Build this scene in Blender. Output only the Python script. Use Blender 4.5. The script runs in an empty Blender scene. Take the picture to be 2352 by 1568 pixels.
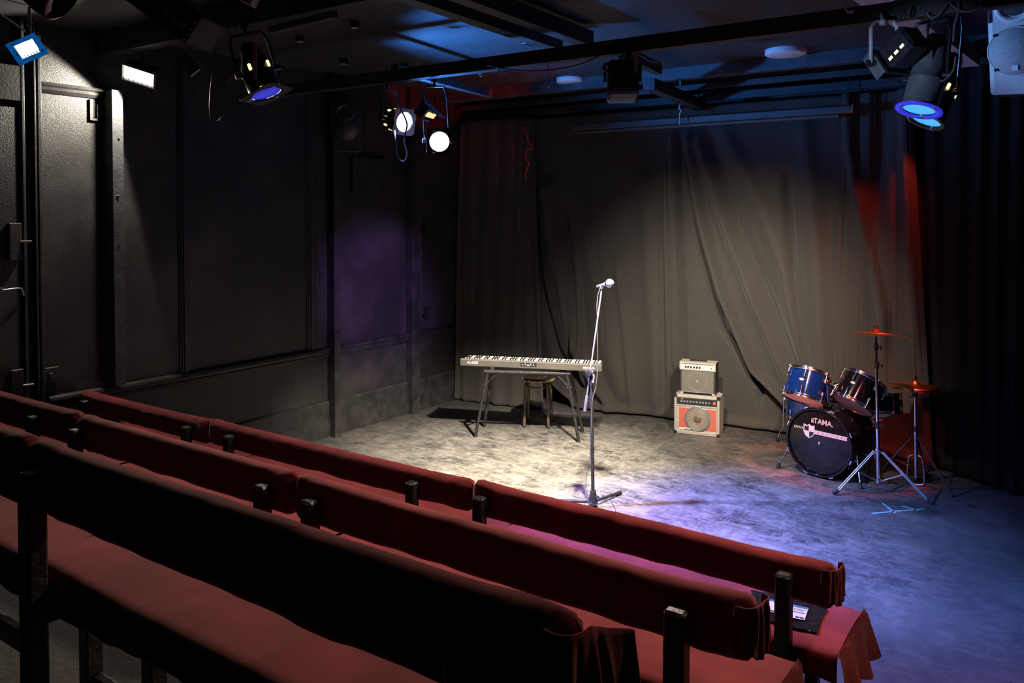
import bpy, math, random
from mathutils import Vector, Matrix, noise
random.seed(7)
R = math.radians
PI = math.pi
sc = bpy.context.scene
COL = sc.collection

# ------------------------------------------------------------------ camera
FPX, YAW, PITCH, CY0, HC = 1889.0, R(35.15), R(1.487), 536.0, 2.05
cam = bpy.data.cameras.new('camera'); camo = bpy.data.objects.new('camera', cam); COL.objects.link(camo)
camo.location = (0, 0, HC); camo.rotation_euler = (R(90) - PITCH, 0, YAW)
cam.sensor_fit = 'HORIZONTAL'; cam.sensor_width = 36; cam.lens = FPX / 2352 * 36
cam.shift_y = -(784 - CY0) / 2352; cam.clip_start = 0.05; cam.clip_end = 60
sc.camera = camo
# ------------------------------------------------------------------ world and exposure
w = bpy.data.worlds.new('world'); sc.world = w; w.use_nodes = True
w.node_tree.nodes['Background'].inputs[0].default_value = (0.010, 0.011, 0.014, 1)
w.node_tree.nodes['Background'].inputs[1].default_value = 0.3
sc.view_settings.view_transform = 'Standard'; sc.view_settings.look = 'None'
sc.view_settings.gamma = 1; sc.view_settings.use_curve_mapping = False
sc.view_settings.exposure = 0.0

_sy, _cy, _cp, _sp = math.sin(YAW), math.cos(YAW), math.cos(PITCH), math.sin(PITCH)
_F = Vector((-_sy * _cp, _cy * _cp, -_sp)); _R = Vector((_cy, _sy, 0)); _U = _R.cross(_F)
def ray(x, y): return _F + _R * ((x - 1176) / FPX) + _U * ((CY0 - y) / FPX)
O = Vector((0, 0, HC))
def pz(x, y, z=0.0):
    d = ray(x, y); return O + d * ((z - HC) / d.z)
def py(x, y, Y):
    d = ray(x, y); return O + d * (Y / d.y)
def px(x, y, X):
    d = ray(x, y); return O + d * (X / d.x)

# ------------------------------------------------------------------ stage lamp spots, plus added fills that have no fixture
def aim(p, t):
    return (Vector(t) - Vector(p)).to_track_quat('-Z', 'Y').to_matrix().to_4x4()
def spot(pos, tgt, power, color, angle, blend=0.3, rad=0.05, parent=None, name='spot_light'):
    l = bpy.data.lights.new(name, 'SPOT'); l.energy = power; l.color = color
    l.spot_size = R(angle); l.spot_blend = blend; l.shadow_soft_size = rad
    o = bpy.data.objects.new(name, l); COL.objects.link(o)
    o.matrix_world = Matrix.Translation(Vector(pos)) @ aim(pos, tgt)
    return o
WARM = (1.0, 0.865, 0.70)
LIGHTS = dict(
    key=((-2.33, 4.42, 2.74), (-3.95, 5.35, 0.0), 3200, WARM, 60, 1.0, 0.05),
    keyr=((-0.95, 4.28, 2.62), (-3.1, 6.9, 0.2), 230, WARM, 34, 0.8, 0.05),
    curt=((-2.25, 4.7, 2.78), (-2.75, 7.35, 0.55), 620, WARM, 72, 1.0, 0.04),
    curtb=((-0.9, 3.9, 2.7), (-2.75, 7.4, 0.95), 900, WARM, 34, 1.0, 0.06),
    house=((-1.9, 3.75, 2.92), (-1.9, 2.85, 0.0), 290, (1.0, 0.76, 0.62), 108, 0.7, 0.10),  # added overhead warm fill for the benches; no lamp hangs here
    flood=((-5.40, 3.19, 2.93), (-5.30, 2.39, 2.33), 110, (1.0, 0.92, 0.76), 134, 0.08, 0.03),
    blue1=((-3.88, 4.15, 2.62), (-1.85, 5.1, 0.0), 3600, (0.26, 0.29, 1.0), 50, 1.0, 0.06),
    blue2=((-3.56, 4.12, 2.49), (-1.35, 4.0, 0.0), 2600, (0.12, 0.16, 1.0), 50, 1.0, 0.06),
    spill=((-3.98, 4.33, 2.50), (-3.48, 4.83, 3.30), 400, (0.05, 0.28, 1.0), 114, 0.6, 0.05),
    blue3=((-0.72, 4.22, 2.44), (-1.15, 5.1, 0.0), 260, (0.06, 0.34, 1.0), 56, 0.6, 0.06),
    blue4=((-0.72, 4.57, 2.46), (-0.6, 5.6, 0.0), 70, (0.12, 0.36, 1.0), 70, 0.8, 0.06),
    red1=((-2.6, 2.0, 3.0), (-1.55, 6.7, 0.62), 500, (1.0, 0.09, 0.05), 12, 0.7, 0.05),
    red2=((-0.98, 6.8, 2.9), (-1.65, 7.45, 1.4), 50, (1.0, 0.06, 0.03), 48, 0.7, 0.02),
    red3=((-1.3, 4.9, 2.5), (-4.6, 6.15, 3.3), 420, (1.0, 0.03, 0.02), 17, 0.3, 0.02),
    redf=((-3.1, 4.2, 2.75), (-2.5, 4.6, 0.0), 340, (1.0, 0.05, 0.06), 46, 1.0, 0.05),
    redc=((-1.3, 4.9, 2.5), (-4.85, 6.85, 2.65), 60, (1.0, 0.04, 0.02), 9, 0.5, 0.02),
    redd=((-0.95, 6.0, 2.95), (-1.48, 6.70, 0.65), 650, (1.0, 0.08, 0.04), 30, 0.8, 0.03),
    speaker_fill=((-3.45, 4.08, 2.44), (-0.42, 4.7, 2.86), 520, (0.16, 0.42, 1.0), 15, 0.6, 0.03),  # added beam to brighten the right-hand speaker; source has no fixture
    bench_end_fill=((0.5, 3.35, 2.95), (-0.75, 2.3, 0.8), 110, (1.0, 0.66, 0.48), 80, 0.8, 0.08),  # added warm fill on the bench ends, from out of view
    redg=((-0.75, 4.5, 2.45), (-2.05, 6.85, 0.1), 210, (1.0, 0.14, 0.05), 20, 0.3, 0.03),
    front=((-1.6, 2.3, 2.3), (-0.70, 4.17, 2.70), 110, (0.40, 0.58, 1.0), 17, 0.6, 0.04),  # added spot that brightens the right-hand lamp bodies; no fixture
    mauve=((-2.75, 4.4, 2.5), (-5.7, 5.80, 1.20), 620, (0.50, 0.24, 1.0), 30, 1.0, 0.03),  # added spot in place of red and blue bounce on the left wall
)
for k, v in LIGHTS.items(): spot(v[0], v[1], v[2], v[3], v[4], v[5], v[6])

# ------------------------------------------------------------------ materials
def mat(name, color, rough=0.6, metal=0.0, spec=0.5, var=0.0, scale=20, bump=0.0, bscale=60, emit=None, estr=0, detail=4, stretch=(1, 1, 1), color2=None, coat=0, sheen=0, obj=False):
    m = bpy.data.materials.new(name); m.use_nodes = True
    nt = m.node_tree; b = nt.nodes['Principled BSDF']; N = nt.nodes.new; L = nt.links.new
    b.inputs['Base Color'].default_value = (*color, 1); b.inputs['Roughness'].default_value = rough
    b.inputs['Metallic'].default_value = metal; b.inputs['Specular IOR Level'].default_value = spec
    b.inputs['Coat Weight'].default_value = coat; b.inputs['Sheen Weight'].default_value = sheen
    tc = N('ShaderNodeTexCoord'); mp = N('ShaderNodeMapping'); mp.inputs['Scale'].default_value = stretch
    L(tc.outputs['Object'], mp.inputs['Vector'])
    nz = N('ShaderNodeTexNoise'); nz.inputs['Scale'].default_value = scale; nz.inputs['Detail'].default_value = detail
    L(mp.outputs[0], nz.inputs['Vector'])
    rp = N('ShaderNodeValToRGB'); rp.color_ramp.elements[0].position = 0.35; rp.color_ramp.elements[1].position = 0.7
    c2 = color2 if color2 else tuple(min(1, c * (1 + var) + var * 0.01) for c in color)
    c1 = color if color2 else tuple(c * (1 - var * 0.6) for c in color)
    rp.color_ramp.elements[0].color = (*c1, 1); rp.color_ramp.elements[1].color = (*c2, 1)
    L(nz.outputs['Fac'], rp.inputs['Fac']); L(rp.outputs[0], b.inputs['Base Color'])
    if bump:
        n2 = N('ShaderNodeTexNoise'); n2.inputs['Scale'].default_value = bscale; n2.inputs['Detail'].default_value = 3
        L(mp.outputs[0], n2.inputs['Vector'])
        bp = N('ShaderNodeBump'); bp.inputs['Strength'].default_value = bump; bp.inputs['Distance'].default_value = 0.01
        L(n2.outputs['Fac'], bp.inputs['Height']); L(bp.outputs[0], b.inputs['Normal'])
    if emit:
        b.inputs['Emission Color'].default_value = (*emit, 1); b.inputs['Emission Strength'].default_value = estr
    return m
M = {}
M['black_paint'] = mat('black paint', (0.018, 0.017, 0.017), 0.5, var=0.5, scale=9, bump=0.25, bscale=90)
M['beam_black'] = mat('black timber', (0.016, 0.015, 0.015), 0.55, var=0.5, scale=6, bump=0.3, bscale=40)
M['beam_grey'] = mat('dark grey timber', (0.035, 0.036, 0.04), 0.6, var=0.5, scale=8, bump=0.3, bscale=50)
M['post_black'] = mat('black painted post', (0.012, 0.011, 0.011), 0.45, var=0.6, scale=14, bump=0.5, bscale=60)
M['red_cloth'] = mat('red cloth', (0.18, 0.018, 0.022), 0.9, spec=0.15, var=0.35, scale=5, bump=0.12, bscale=420, sheen=0.15)
M['red_trim'] = mat('worn red cloth', (0.15, 0.018, 0.017), 0.85, spec=0.2, var=0.45, scale=7, bump=0.12, bscale=420, sheen=0.15)
M['metal_black'] = mat('black enamel', (0.012, 0.012, 0.013), 0.32, spec=0.6, var=0.5, scale=30, bump=0.1)
M['stand_black'] = mat('black powder coat', (0.014, 0.013, 0.013), 0.5, spec=0.35, var=0.6, scale=30)
M['boom'] = mat('pale grey tube', (0.16, 0.16, 0.17), 0.4, metal=0.1)
M['metal_dark'] = mat('dark steel', (0.05, 0.05, 0.055), 0.4, metal=0.7, var=0.4, scale=25)
M['metal_grey'] = mat('grey enamel', (0.16, 0.17, 0.18), 0.4, metal=0.3, var=0.3, scale=20)
M['chrome'] = mat('chrome', (0.75, 0.76, 0.78), 0.16, metal=1.0, var=0.1, scale=20)
M['brushed'] = mat('satin steel', (0.5, 0.5, 0.52), 0.35, metal=0.9, var=0.2, scale=20)
M['plastic_black'] = mat('black plastic', (0.015, 0.015, 0.016), 0.45, var=0.3, scale=20)
M['rubber'] = mat('rubber', (0.01, 0.01, 0.01), 0.7)
M['white'] = mat('white print', (0.5, 0.49, 0.47), 0.6, var=0.08)
M['lens_white'] = mat('lit white lens', (0.9, 0.95, 1), 0.3, emit=(0.70, 0.88, 1.0), estr=2.4)
M['lens_cyan'] = mat('lit cyan lens', (0.1, 0.4, 0.8), 0.3, emit=(0.06, 0.42, 0.95), estr=1.0)
M['lens_warm'] = mat('lit warm lens', (1, 0.9, 0.7), 0.3, emit=(1.0, 0.92, 0.78), estr=4.0)
M['lens_amber'] = mat('lit amber strip', (1, 0.6, 0.3), 0.3, emit=(1.0, 0.55, 0.25), estr=1.5)
M['vent_glow'] = mat('lamp glow through vent', (1, 0.8, 0.5), 0.3, emit=(1.0, 0.78, 0.45), estr=1.3)
M['gel_blue'] = mat('blue gel', (0.02, 0.02, 0.6), 0.3, emit=(0.05, 0.06, 1.0), estr=0.45, var=0.8, scale=25)
M['gel_cyan'] = mat('blue gel sheet', (0.01, 0.12, 0.4), 0.35, emit=(0.0, 0.10, 0.36), estr=0.6, var=0.6, scale=30)
M['cable'] = mat('black cable', (0.02, 0.02, 0.02), 0.5)
M['cable_grey'] = mat('grey cable', (0.09, 0.09, 0.09), 0.5)
M['speaker_grey'] = mat('grey speaker plastic', (0.45, 0.46, 0.48), 0.5, var=0.1, scale=20, bump=0.05, bscale=200)
M['speaker_mesh'] = mat('grey speaker grille', (0.30, 0.31, 0.33), 0.5, bump=0.6, bscale=300, var=0.2, scale=120)
M['speaker_black'] = mat('black speaker plastic', (0.02, 0.02, 0.022), 0.5, bump=0.05, bscale=200)
M['silver_plastic'] = mat('dark silver plastic', (0.085, 0.080, 0.070), 0.45, metal=0.2, var=0.12, scale=10)
M['silver_lite'] = mat('silver plastic', (0.20, 0.18, 0.16), 0.4, metal=0.3, var=0.1, scale=10)
M['key_white'] = mat('white key', (0.72, 0.70, 0.66), 0.3)
M['key_black'] = mat('black key', (0.01, 0.01, 0.01), 0.3)
M['worn_leg'] = mat('worn black paint on tube', (0.02, 0.018, 0.016), 0.45, var=0, scale=40, color2=(0.13, 0.09, 0.04), detail=8, stretch=(1, 1, 0.3))
M['worn_gold'] = mat('worn black paint on brass', (0.02, 0.018, 0.016), 0.45, var=0, scale=28, color2=(0.5, 0.36, 0.13), detail=6, stretch=(1, 1, 1))
M['worn_red'] = mat('worn black paint over red', (0.012, 0.011, 0.01), 0.4, var=0, scale=10, color2=(0.03, 0.018, 0.014), detail=5)
M['amp_cream'] = mat('cream vinyl', (0.36, 0.33, 0.29), 0.6, var=0.35, scale=120, bump=0.4, bscale=200)
M['amp_black'] = mat('black vinyl', (0.018, 0.018, 0.018), 0.55, bump=0.4, bscale=200)
M['grille_grey'] = mat('grey grille cloth', (0.13, 0.125, 0.10), 0.7, var=0.3, scale=200, bump=0.6, bscale=300)
M['grille_red'] = mat('red speaker baffle', (0.42, 0.10, 0.065), 0.6, var=0.25, scale=160)
M['cone'] = mat('paper cone', (0.20, 0.185, 0.15), 0.6, var=0.25, scale=90)
M['cone_dark'] = mat('dust cap', (0.10, 0.09, 0.075), 0.5)
M['shell'] = mat('dark blue drum shell', (0.003, 0.020, 0.13), 0.10, spec=0.5, coat=0.3)
M['shell_black'] = mat('black drum shell', (0.005, 0.005, 0.008), 0.10, spec=0.45, coat=0.2)
M['head_black'] = mat('black drum head', (0.006, 0.006, 0.007), 0.14, spec=0.4, var=0.4, scale=20, bump=0.03)
M['head_clear'] = mat('clear drum head', (0.75, 0.68, 0.66), 0.3, var=0.1, scale=10)
def translucent(m, f):
    nt = m.node_tree; b = nt.nodes['Principled BSDF']; out = nt.nodes['Material Output']
    tr = nt.nodes.new('ShaderNodeBsdfTranslucent'); mx = nt.nodes.new('ShaderNodeMixShader'); mx.inputs[0].default_value = f
    tr.inputs[0].default_value = (0.95, 0.88, 0.84, 1)
    nt.links.new(b.outputs[0], mx.inputs[1]); nt.links.new(tr.outputs[0], mx.inputs[2]); nt.links.new(mx.outputs[0], out.inputs[0]); return m
translucent(M['head_clear'], 0.7)
M['head_white'] = mat('white drum head', (0.72, 0.70, 0.66), 0.45, var=0.1, scale=10)
M['cymbal'] = mat('bronze cymbal', (0.62, 0.36, 0.13), 0.3, metal=1.0, var=0.3, scale=12, stretch=(1, 1, 1))
M['gold'] = mat('gold badge', (0.6, 0.42, 0.2), 0.3, metal=0.8)
M['tape_cyan'] = mat('pale blue tape', (0.22, 0.38, 0.40), 0.6, var=0.5, scale=40)
M['plastic_sheet'] = mat('shiny black plastic sheet', (0.012, 0.012, 0.016), 0.16, spec=0.8, bump=1.0, bscale=35)
M['paper'] = mat('white paper', (0.62, 0.64, 0.68), 0.6, var=0.05)
M['ink_blue'] = mat('blue print', (0.02, 0.16, 0.4), 0.6)
M['ink_navy'] = mat('navy print', (0.02, 0.02, 0.12), 0.6)
M['ink_grey'] = mat('grey print', (0.2, 0.2, 0.24), 0.6)
M['green_print'] = mat('green print', (0.08, 0.85, 0.65), 0.6, emit=(0.0, 0.3, 0.22), estr=0.0)
M['red_cord'] = mat('red cord', (0.45, 0.03, 0.02), 0.6)
M['rope'] = mat('pale cord', (0.5, 0.45, 0.42), 0.8)
M['screen_case'] = mat('grey screen case', (0.05, 0.048, 0.044), 0.5, var=0.3, scale=8)
M['disc'] = mat('off white plastic', (0.55, 0.53, 0.50), 0.6, var=0.1)
M['pale'] = mat('pale grey board', (0.42, 0.42, 0.42), 0.6, var=0.2)
M['concrete'] = mat('worn grey step', (0.03, 0.029, 0.027), 0.85, var=0.5, scale=60, bump=0.3)
M['wood_tag'] = mat('masking tape label', (0.40, 0.28, 0.20), 0.8, var=0.4, scale=60)
M['ceiling'] = mat('dark ceiling', (0.024, 0.024, 0.026), 0.6, var=0.3, scale=3, bump=0.15, bscale=12)

def wall_material():
    m = bpy.data.materials.new('black wall paint'); m.use_nodes = True
    nt = m.node_tree; b = nt.nodes['Principled BSDF']; N = nt.nodes.new; L = nt.links.new
    tc = N('ShaderNodeTexCoord')
    n1 = N('ShaderNodeTexNoise'); n1.inputs['Scale'].default_value = 1.6; n1.inputs['Detail'].default_value = 8; n1.inputs['Roughness'].default_value = 0.65
    L(tc.outputs['Object'], n1.inputs['Vector'])
    r = N('ShaderNodeValToRGB'); e = r.color_ramp.elements
    e[0].position = 0.45; e[0].color = (0.014, 0.013, 0.013, 1); e[1].position = 0.74; e[1].color = (0.048, 0.044, 0.043, 1)
    L(n1.outputs['Fac'], r.inputs['Fac'])
    # dusty scuffs, thin
    n2 = N('ShaderNodeTexNoise'); n2.inputs['Scale'].default_value = 9; n2.inputs['Detail'].default_value = 10; n2.inputs['Distortion'].default_value = 1.5
    L(tc.outputs['Object'], n2.inputs['Vector'])
    r2 = N('ShaderNodeValToRGB'); e = r2.color_ramp.elements; e[0].position = 0.66; e[0].color = (0, 0, 0, 1); e[1].position = 0.80; e[1].color = (0.5, 0.5, 0.5, 1)
    L(n2.outputs['Fac'], r2.inputs['Fac'])
    mx = N('ShaderNodeMixRGB'); mx.inputs['Color2'].default_value = (0.15, 0.14, 0.13, 1)
    L(r2.outputs[0], mx.inputs['Fac']); L(r.outputs[0], mx.inputs['Color1']); L(mx.outputs[0], b.inputs['Base Color'])
    b.inputs['Roughness'].default_value = 0.5
    # embossed paper: fine ribs and grain
    mp = N('ShaderNodeMapping'); mp.inputs['Scale'].default_value = (1, 1, 0.55); L(tc.outputs['Object'], mp.inputs['Vector'])
    vo = N('ShaderNodeTexVoronoi'); vo.inputs['Scale'].default_value = 240; L(mp.outputs[0], vo.inputs['Vector'])
    bp = N('ShaderNodeBump'); bp.inputs['Strength'].default_value = 0.35; bp.inputs['Distance'].default_value = 0.006
    L(vo.outputs['Distance'], bp.inputs['Height']); L(bp.outputs[0], b.inputs['Normal'])
    return m
def floor_material():
    m = bpy.data.materials.new('worn stage floor'); m.use_nodes = True
    nt = m.node_tree; b = nt.nodes['Principled BSDF']; N = nt.nodes.new; L = nt.links.new
    tc = N('ShaderNodeTexCoord')
    def noise_(scale, detail, dist, st, rot=0):
        mp = N('ShaderNodeMapping'); mp.inputs['Scale'].default_value = st; mp.inputs['Rotation'].default_value = (0, 0, rot)
        L(tc.outputs['Object'], mp.inputs['Vector'])
        n = N('ShaderNodeTexNoise'); n.inputs['Scale'].default_value = scale; n.inputs['Detail'].default_value = detail
        n.inputs['Distortion'].default_value = dist; n.inputs['Roughness'].default_value = 0.68
        L(mp.outputs[0], n.inputs['Vector']); return n
    def ramp(n, p0, p1, c0, c1):
        r = N('ShaderNodeValToRGB'); e = r.color_ramp.elements; e[0].position = p0; e[1].position = p1
        e[0].color = (*c0, 1); e[1].color = (*c1, 1); L(n.outputs[0], r.inputs['Fac']); return r
    def mix(kind, fac, a, bb):
        x = N('ShaderNodeMixRGB'); x.blend_type = kind
        if isinstance(fac, float): x.inputs['Fac'].default_value = fac
        else: L(fac, x.inputs['Fac'])
        L(a, x.inputs['Color1'])
        if isinstance(bb, tuple): x.inputs['Color2'].default_value = (*bb, 1)
        else: L(bb, x.inputs['Color2'])
        return x.outputs[0]
    base = ramp(noise_(0.9, 6, 0.4, (1, 1, 1)), 0.35, 0.7, (0.018, 0.019, 0.022), (0.050, 0.049, 0.048))
    scr = ramp(noise_(9, 15, 1.4, (0.6, 2.0, 1), R(10)), 0.48, 0.66, (0, 0, 0), (1, 1, 1))
    scr2 = ramp(noise_(10, 15, 1.6, (1.9, 0.7, 1), R(-32)), 0.50, 0.68, (0, 0, 0), (1, 1, 1))
    scr3 = ramp(noise_(11, 15, 1.8, (0.7, 1.9, 1), R(-70)), 0.52, 0.68, (0, 0, 0), (0.8, 0.8, 0.8))
    blot = ramp(noise_(3.0, 13, 0.5, (1, 1, 1), R(5)), 0.38, 0.66, (0, 0, 0), (1, 1, 1))
    # scuffs round keyboard and microphone; mask also paints in the lit pool's brightness
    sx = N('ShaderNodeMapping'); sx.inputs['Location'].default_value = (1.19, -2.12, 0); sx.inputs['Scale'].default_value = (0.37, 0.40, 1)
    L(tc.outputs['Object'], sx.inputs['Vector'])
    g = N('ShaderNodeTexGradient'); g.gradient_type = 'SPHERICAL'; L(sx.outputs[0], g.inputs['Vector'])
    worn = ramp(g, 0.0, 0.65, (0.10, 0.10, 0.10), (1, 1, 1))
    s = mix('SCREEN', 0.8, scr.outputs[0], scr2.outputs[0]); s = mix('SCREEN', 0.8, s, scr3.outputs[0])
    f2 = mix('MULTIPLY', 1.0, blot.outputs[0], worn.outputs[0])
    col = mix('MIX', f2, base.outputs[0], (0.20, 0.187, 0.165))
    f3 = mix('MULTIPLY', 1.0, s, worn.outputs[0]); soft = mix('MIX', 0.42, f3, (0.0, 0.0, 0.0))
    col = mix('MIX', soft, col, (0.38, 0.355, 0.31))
    dark = ramp(noise_(5, 10, 0.6, (1, 1, 1), R(50)), 0.62, 0.70, (1, 1, 1), (0.35, 0.34, 0.34))
    col = mix('MULTIPLY', 1.0, col, dark.outputs[0])
    fine = ramp(noise_(160, 4, 0, (1, 1, 1)), 0.3, 0.8, (0.75, 0.75, 0.75), (1.25, 1.25, 1.25))
    col = mix('MULTIPLY', 1.0, col, fine.outputs[0])
    L(col, b.inputs['Base Color'])
    rr = ramp(noise_(6, 8, 1, (1, 1, 1)), 0.3, 0.75, (0.42, 0.42, 0.42), (0.65, 0.65, 0.65)); L(rr.outputs[0], b.inputs['Roughness'])
    bp = N('ShaderNodeBump'); bp.inputs['Strength'].default_value = 0.25; bp.inputs['Distance'].default_value = 0.004
    L(s, bp.inputs['Height']); L(bp.outputs[0], b.inputs['Normal'])
    return m
def cloth_material():
    m = bpy.data.materials.new('black stage cloth'); m.use_nodes = True
    nt = m.node_tree; b = nt.nodes['Principled BSDF']; N = nt.nodes.new; L = nt.links.new
    tc = N('ShaderNodeTexCoord')
    n = N('ShaderNodeTexNoise'); n.inputs['Scale'].default_value = 140; n.inputs['Detail'].default_value = 3
    L(tc.outputs['Object'], n.inputs['Vector'])
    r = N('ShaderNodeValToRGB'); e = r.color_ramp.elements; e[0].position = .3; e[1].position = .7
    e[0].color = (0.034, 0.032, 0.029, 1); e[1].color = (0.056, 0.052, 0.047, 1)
    L(n.outputs[0], r.inputs['Fac'])
    v = N('ShaderNodeTexVoronoi'); v.inputs['Scale'].default_value = 9; L(tc.outputs['Object'], v.inputs['Vector'])
    r2 = N('ShaderNodeValToRGB'); e = r2.color_ramp.elements; e[0].position = 0.0; e[0].color = (1, 1, 1, 1); e[1].position = 0.035; e[1].color = (0, 0, 0, 1)
    L(v.outputs['Distance'], r2.inputs['Fac'])
    x = N('ShaderNodeMixRGB'); x.inputs['Color2'].default_value = (0.3, 0.28, 0.25, 1); L(r2.outputs[0], x.inputs['Fac']); L(r.outputs[0], x.inputs['Color1'])
    L(x.outputs[0], b.inputs['Base Color'])
    b.inputs['Roughness'].default_value = 0.9; b.inputs['Specular IOR Level'].default_value = 0.15; b.inputs['Sheen Weight'].default_value = 0.12
    bp = N('ShaderNodeBump'); bp.inputs['Strength'].default_value = 0.3; bp.inputs['Distance'].default_value = 0.003
    L(n.outputs[0], bp.inputs['Height']); L(bp.outputs[0], b.inputs['Normal'])
    return m
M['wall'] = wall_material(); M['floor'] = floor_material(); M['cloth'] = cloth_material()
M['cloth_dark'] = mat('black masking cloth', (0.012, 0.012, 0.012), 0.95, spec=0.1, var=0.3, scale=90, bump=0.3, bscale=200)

# ------------------------------------------------------------------ mesh builder
WM = {}
class MB:
    def __init__(s): s.v = []; s.f = []; s.mi = []; s.sm = []; s.cur = 0
    def add(s, vs, fs, smooth=False, T=None):
        k = len(s.v)
        s.v += [(T @ Vector(p)) if T else Vector(p) for p in vs]
        for f in fs: s.f.append([i + k for i in f]); s.mi.append(s.cur); s.sm.append(smooth)
        return s
    def box(s, c, d, T=None, bev=0.0):
        x, y, z = d[0] / 2, d[1] / 2, d[2] / 2; b = min(bev, x * .9, y * .9, z * .9)
        cx, cy, cz = c
        if b <= 0:
            vs = [(cx + i * x, cy + j * y, cz + k * z) for i in (-1, 1) for j in (-1, 1) for k in (-1, 1)]
            fs = [(0, 1, 3, 2), (4, 6, 7, 5), (0, 4, 5, 1), (2, 3, 7, 6), (0, 2, 6, 4), (1, 5, 7, 3)]
            return s.add(vs, fs, False, T)
        vs = []; idx = {}
        for i in (-1, 1):
            for j in (-1, 1):
                for k in (-1, 1):
                    for a in range(3):
                        e = [x - b, y - b, z - b]; e[a] += b
                        idx[(i, j, k, a)] = len(vs); vs.append((cx + i * e[0], cy + j * e[1], cz + k * e[2]))
        fs = []
        for a in range(3):
            for sg in (-1, 1):
                q = []
                for (p, r) in ((-1, -1), (1, -1), (1, 1), (-1, 1)):
                    t = [0, 0, 0]; t[a] = sg; t[(a + 1) % 3] = p; t[(a + 2) % 3] = r
                    q.append(idx[(*t, a)])
                fs.append(q if sg > 0 else q[::-1])
        for a in range(3):
            u, v_ = (a + 1) % 3, (a + 2) % 3
            for p in (-1, 1):
                for r in (-1, 1):
                    t0 = [0, 0, 0]; t0[a] = -1; t0[u] = p; t0[v_] = r; t1 = list(t0); t1[a] = 1
                    q = [idx[(*t0, u)], idx[(*t1, u)], idx[(*t1, v_)], idx[(*t0, v_)]]
                    fs.append(q if p * r < 0 else q[::-1])
        for i in (-1, 1):
            for j in (-1, 1):
                for k in (-1, 1):
                    q = [idx[(i, j, k, 0)], idx[(i, j, k, 1)], idx[(i, j, k, 2)]]
                    fs.append(q if i * j * k > 0 else q[::-1])
        return s.add(vs, fs, False, T)
    def bb(s, x0, x1, y0, y1, z0, z1, T=None, bev=0):
        return s.box(((x0 + x1) / 2, (y0 + y1) / 2, (z0 + z1) / 2), (abs(x1 - x0), abs(y1 - y0), abs(z1 - z0)), T, bev)
    def cyl(s, p, q, r, r2=None, n=14, caps=True, T=None, smooth=True):
        p, q = Vector(p), Vector(q); d = (q - p).normalized(); r2 = r if r2 is None else r2
        a = d.orthogonal().normalized(); b = d.cross(a)
        vs = [c + (a * math.cos(2 * PI * i / n) + b * math.sin(2 * PI * i / n)) * rr for c, rr in ((p, r), (q, r2)) for i in range(n)]
        s.add(vs, [(i, (i + 1) % n, n + (i + 1) % n, n + i) for i in range(n)], smooth, T)
        if caps:
            s.add(vs[:n], [list(range(n))[::-1]], False, T); s.add(vs[n:], [list(range(n))], False, T)
        return s
    def tube(s, pts, r, n=8, T=None, closed=False, rs=None):
        pts = [Vector(p) for p in pts]; m = len(pts); vs = []
        up = None
        for i, p in enumerate(pts):
            if closed: d = pts[(i + 1) % m] - pts[i - 1]
            else: d = pts[min(i + 1, m - 1)] - pts[max(i - 1, 0)]
            d = d.normalized() if d.length > 1e-9 else Vector((0, 0, 1))
            if up is None: up = d.orthogonal().normalized()
            up = up - d * up.dot(d)
            up = up.normalized() if up.length > 1e-6 else d.orthogonal().normalized()
            b = d.cross(up); rr = rs[i] if rs else r
            vs += [p + (up * math.cos(2 * PI * k / n) + b * math.sin(2 * PI * k / n)) * rr for k in range(n)]
        fs = []
        for i in range(m if closed else m - 1):
            j = (i + 1) % m
            fs += [(i * n + k, i * n + (k + 1) % n, j * n + (k + 1) % n, j * n + k) for k in range(n)]
        s.add(vs, fs, True, T)
        if not closed: s.add(vs[:n], [list(range(n))[::-1]], False, T); s.add(vs[-n:], [list(range(n))], False, T)
        return s
    def lathe(s, prof, n=32, T=None, smooth=True, a0=0, a1=2 * PI):
        full = abs(a1 - a0 - 2 * PI) < 1e-6; m = n if full else n + 1; vs = []
        for r, z in prof: vs += [(r * math.cos(a0 + (a1 - a0) * i / n), r * math.sin(a0 + (a1 - a0) * i / n), z) for i in range(m)]
        fs = []
        for j in range(len(prof) - 1):
            for i in range(n):
                i2 = (i + 1) % m
                fs.append((j * m + i, j * m + i2, (j + 1) * m + i2, (j + 1) * m + i))
        return s.add(vs, fs, smooth, T)
    def disc(s, c, r, n=32, T=None, rx=None):
        return s.add([(c[0] + (rx or r) * math.cos(2 * PI * i / n), c[1] + r * math.sin(2 * PI * i / n), c[2]) for i in range(n)], [list(range(n))], False, T)
    def prism(s, poly, h, T=None, z0=0):
        n = len(poly)
        vs = [(x, y, z0) for x, y in poly] + [(x, y, z0 + h) for x, y in poly]
        return s.add(vs, [list(range(n))[::-1], list(range(n, 2 * n))] + [(i, (i + 1) % n, n + (i + 1) % n, n + i) for i in range(n)], False, T)
    def grid(s, fn, nu, nv, T=None, smooth=True, wrapv=False):
        vs = [fn(i / nu, j / nv) for i in range(nu + 1) for j in range(nv + (0 if wrapv else 1))]
        w_ = nv if wrapv else nv + 1; fs = []
        for i in range(nu):
            for j in range(nv):
                j2 = (j + 1) % w_
                fs.append((i * w_ + j, (i + 1) * w_ + j, (i + 1) * w_ + j2, i * w_ + j2))
        return s.add(vs, fs, smooth, T)
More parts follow.
